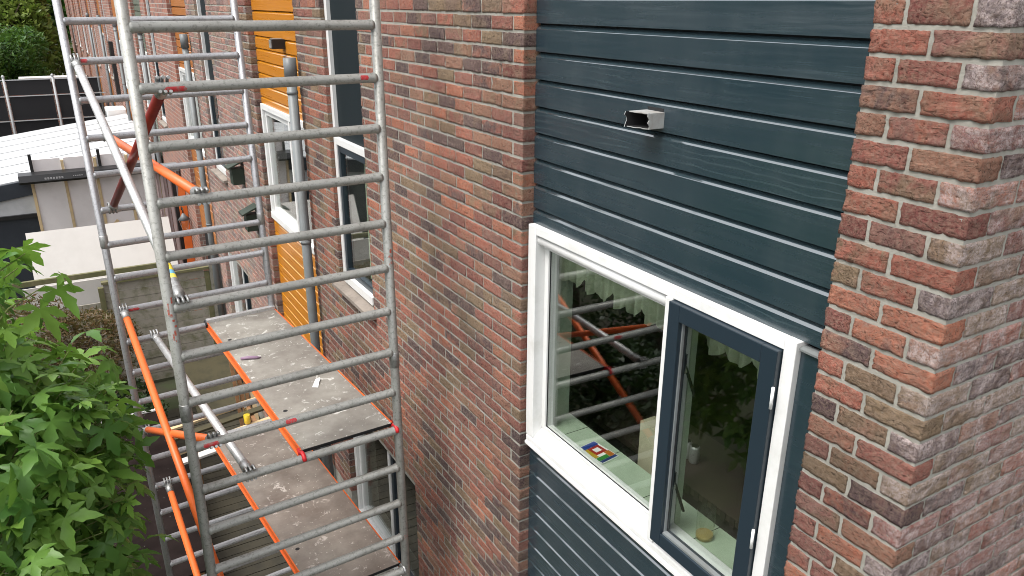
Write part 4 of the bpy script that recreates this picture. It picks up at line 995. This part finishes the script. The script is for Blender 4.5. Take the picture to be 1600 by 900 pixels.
def maple():
    rr = random.Random(5); C = Vector((-3.06, 2.78, H - 2.56)); R = Vector((1.06, 1.18, 1.60))
    t = thing('lobed_leaf_tree', 'young tree with bright green star-shaped leaves at the lower left', 'tree', (C.x, C.y, 0))
    trk = B(); trk.tube([(C.x, C.y, 0), (C.x + .03, C.y - .02, 1.6), (C.x - .02, C.y + .03, 3.0), (C.x, C.y, 4.3)], 0, 12, radii=[.09, .075, .05, .015]); tk = trk.build('trunk', M['bark'], t)
    leaves = []; br = B()
    def put(p, out, size, droop):
        yawn = math.atan2(out.x, out.y) + rr.gauss(0, .7)           # leaf tip points outwards
        tilt = rr.gauss(droop, .45); roll = rr.gauss(0, .45)
        mtx = Matrix.Translation(p) @ Matrix.Rotation(-yawn, 4, 'Z') @ Matrix.Rotation(-tilt, 4, 'X') @ Matrix.Rotation(roll, 4, 'Y') @ Matrix.Scale(size, 4)
        leaves.append((mtx, rr.randrange(8)))
    twigs = []
    for q in range(430):
        th = rr.uniform(0, 2 * math.pi); cz = rr.uniform(-.55, 1); s0 = math.sqrt(max(0, 1 - cz * cz)); lay_ = rr.choice((1.0, 1.0, .93, .84))
        wob = 1 + .13 * noise.noise(Vector((math.cos(th) * 2, math.sin(th) * 2, cz * 2.5)))
        d = Vector((s0 * math.cos(th) * R.x, s0 * math.sin(th) * R.y, cz * R.z)) * lay_ * wob; twigs.append((C + d, d))
    for dx, dy, dz in ((.80, -.16, 1.50), (.84, -.24, 1.58), (.74, -.06, 1.47), (.88, -.14, 1.40), (.70, -.2, 1.52)):
        twigs.append((C + Vector((dx, dy, dz)), Vector((dx, dy, dz * .3))))
    C2, R2 = Vector((-2.46, 2.90, H - 2.08)), Vector((.46, .62, .62))           # a bough reaching towards the scaffold
    for q in range(120):
        th = rr.uniform(0, 2 * math.pi); cz = rr.uniform(-.4, 1); s0 = math.sqrt(max(0, 1 - cz * cz)); d = Vector((s0 * math.cos(th) * R2.x, s0 * math.sin(th) * R2.y, cz * R2.z)) * rr.choice((1, 1, .88))
        twigs.append((C2 + d, (C2 + d - C) * 1.0))
    for tip, d in twigs:
        base = tip - d.normalized() * .42 + Vector((0, 0, -.16)); mid = base.lerp(tip, .6) + Vector((0, 0, .05))
        br.tube([base, mid, tip], 0, 5, radii=[.006, .004, .002])
        for q in range(5):
            f = .45 + .6 * q / 4 + rr.uniform(-.05, .05); p = base.lerp(tip, f) + Vector((rr.gauss(0, .05), rr.gauss(0, .05), rr.gauss(.01, .035)))
            put(p, d, rr.uniform(.55, 1.25), .35 + .25 * (d.length and (1 - d.z / d.length)))
    for q in range(26):
        th = q * 2.4; zz = 2.2 + q * .075; e = C + Vector((math.cos(th) * .62, math.sin(th) * .7, zz - (H - 2.56) + .35)); br.tube([(C.x, C.y, zz), e], 0, 6, radii=[.018, .005])
    br.build('twig', M['twig'], tk)
    ranked = []
    for mtx, q in leaves:
        p = mtx.translation; s_ = screen(p); inside = -60 < s_[0] < 1660 and -60 < s_[1] < 960
        ranked.append((0 if not inside else (p - C).dot((CAM - C).normalized()) + 10, mtx, q))
    ranked.sort(key=lambda e: -e[0]); crown = obj('crown', None, t); crown.empty_display_size = .1
    for _, mtx, q in ranked[:300]:
        o = bpy.data.objects.new('leaf', LM[q]); col.objects.link(o); o.parent = crown; o.matrix_local = Matrix.Translation(-t.location) @ mtx
    k_ = B()
    for _, mtx, q in ranked[300:]: k_.add([mtx @ p for p in LEAFS[q][0]], LEAFS[q][1], 0, True)
    o = k_.build('leaf', M['leaf'], crown); o['kind'] = 'stuff'
maple()
def bush(name, label, cat, C, R, n, size, mt, trunk=True, seed=1, lumps=7, spiky=1.0, group=None):
    rr = random.Random(seed); C = Vector(C); t = thing(name, label, cat, (C.x, C.y, 0), group); k_ = B()
    cen = [(Vector((0, 0, 0)), .72)] + [(Vector((rr.uniform(-.6, .6), rr.uniform(-.6, .6), rr.uniform(-.45, .7))), rr.uniform(.3, .5)) for _ in range(lumps)]
    for q in range(n):
        c, r = rr.choice(cen); u = Vector((rr.gauss(0, 1), rr.gauss(0, 1), rr.gauss(.15, 1))).normalized() * r * rr.uniform(.78, 1.08)
        p = C + Vector(((c.x + u.x) * R[0], (c.y + u.y) * R[1], (c.z + u.z) * R[2])); s_ = size * rr.uniform(.6, 1.4)
        a = Vector((rr.gauss(u.x * 2, .7), rr.gauss(u.y * 2, .7), rr.gauss(.3, .6))).normalized(); b_ = a.cross(Vector((rr.gauss(0, 1), rr.gauss(0, 1), rr.gauss(0, 1)))).normalized()
        k_.add([p - a * s_ * .5, p + b_ * s_ * .28 / spiky, p + a * s_ * .6, p - b_ * s_ * .28 / spiky], [(0, 1, 2, 3)])
    k_.build('crown', mt, t)
    if trunk:
        tb = B().tube([(C.x, C.y, 0), (C.x, C.y, C.z * .6), (C.x + .05, C.y, C.z + R[2] * .4)], 0, 8, radii=[R[0] * .10, R[0] * .07, .02])
        for q in range(6):
            th = q * 1.05; tb.tube([(C.x, C.y, C.z - R[2] * .3 + q * R[2] * .08), (C.x + math.cos(th) * R[0] * .6, C.y + math.sin(th) * R[1] * .6, C.z + R[2] * (.1 + .08 * q))], 0, 6, radii=[R[0] * .035, .01])
        tb.build('trunk', M['bark'], t)
    return t
bush('rusty_shrub', 'rusty brown twiggy shrub in front of the mossy fence', 'shrub', (-2.35, 10.9, 1.2), (1.25, .75, 1.1), 9000, .075, M['brown_leaf'], seed=3, spiky=2.2)
bush('dark_shrub', 'dark green shrub filling the gap below the rusty shrub', 'shrub', (-2.1, 10.2, .4), (.9, .55, .75), 3000, .07, M['dark_leaf'], seed=4)
bush('conifer_tree', 'big dark green conifer at the top left', 'tree', (-3.9, 44, 2.6), (2.7, 2.6, 2.6), 13000, .26, M['conifer'], seed=5, lumps=12, spiky=1.8)
bush('bushy_tree', 'yellow-green bushy tree behind the conifer at the top left', 'tree', (-3.4, 54, 3.9), (3.2, 3.0, 4.2), 14000, .36, M['yellow_green'], seed=6, lumps=12)
bush('bushy_tree', 'distant green tree closing the far end of the terrace', 'tree', (-.9, 72, 4.2), (2.6, 2.2, 4.4), 7000, .42, M['conifer'], seed=61, lumps=10)
bush('conifer_tree', 'small conifer against the left edge before the bushy tree', 'tree', (-5.6, 40, 2.6), (2.2, 2.2, 3.0), 8000, .30, M['conifer'], seed=15, lumps=10, spiky=1.8)
bush('wall_climber', 'yellow-green plants along the top of the low garden wall', 'plants', (-6, 32.8, 3.2), (3.6, .5, .35), 2500, .16, M['yellow_green'], trunk=False, seed=8)
# tall trees beyond the gardens, which close the view in the panes
for q, (x, yy, hh, mt) in enumerate(((-15, 14, 9, 'conifer'), (-14, 24, 10, 'dark_leaf'), (-14.5, 34, 9.5, 'conifer'), (-13, 46, 10.5, 'dark_leaf'), (-17, 3, 9, 'dark_leaf'))):
    bush('garden_tree', ['dense tree straight left of the terrace garden', 'broad dark tree in the second garden left', 'dense tree in the far garden left', 'broad dark tree at the far end of the gardens', 'dark tree behind the hedge on the left'][q] + ', mirrored in the panes', 'tree', (x, yy, hh * .55), (3.6, 5.2, hh * .5), 5200, .62, M[mt], seed=50 + q, lumps=12, group='tall trees beyond the gardens')
# garden hedge out to the left, which the window panes mirror
for q, (x, yy, zc, rx, ry, rz) in enumerate(((-6.6, 4.6, 1.7, 1.5, 1.9, 1.9), (-6.2, 8.2, 1.5, 1.5, 1.9, 1.7), (-6.8, 11.6, 1.7, 1.5, 1.8, 1.9), (-5.2, 1.2, 1.4, 1.2, 1.7, 1.6), (-4.3, 6.6, .7, .9, 1.2, .9), (-4.2, 9.2, .6, .9, 1.3, .8))):
    bush('hedge_shrub', ['tall hedge shrub', 'broad hedge shrub', 'tall far hedge shrub', 'hedge shrub nearest the gable', 'low shrub', 'low far shrub'][q] + ' in the garden left of the tree, mirrored in the panes', 'shrub', (x, yy, zc), (rx, ry, rz), 5200, .10, M['dark_leaf'], seed=20 + q, lumps=9, group='shrubs along the garden')
bush('climber', 'dark leafy climber low on the flank wall at the lower right', 'climber', (1.02, -.10, H - 2.12), (.14, .09, .15), 260, .06, M['dark_leaf'], trunk=False, seed=31)
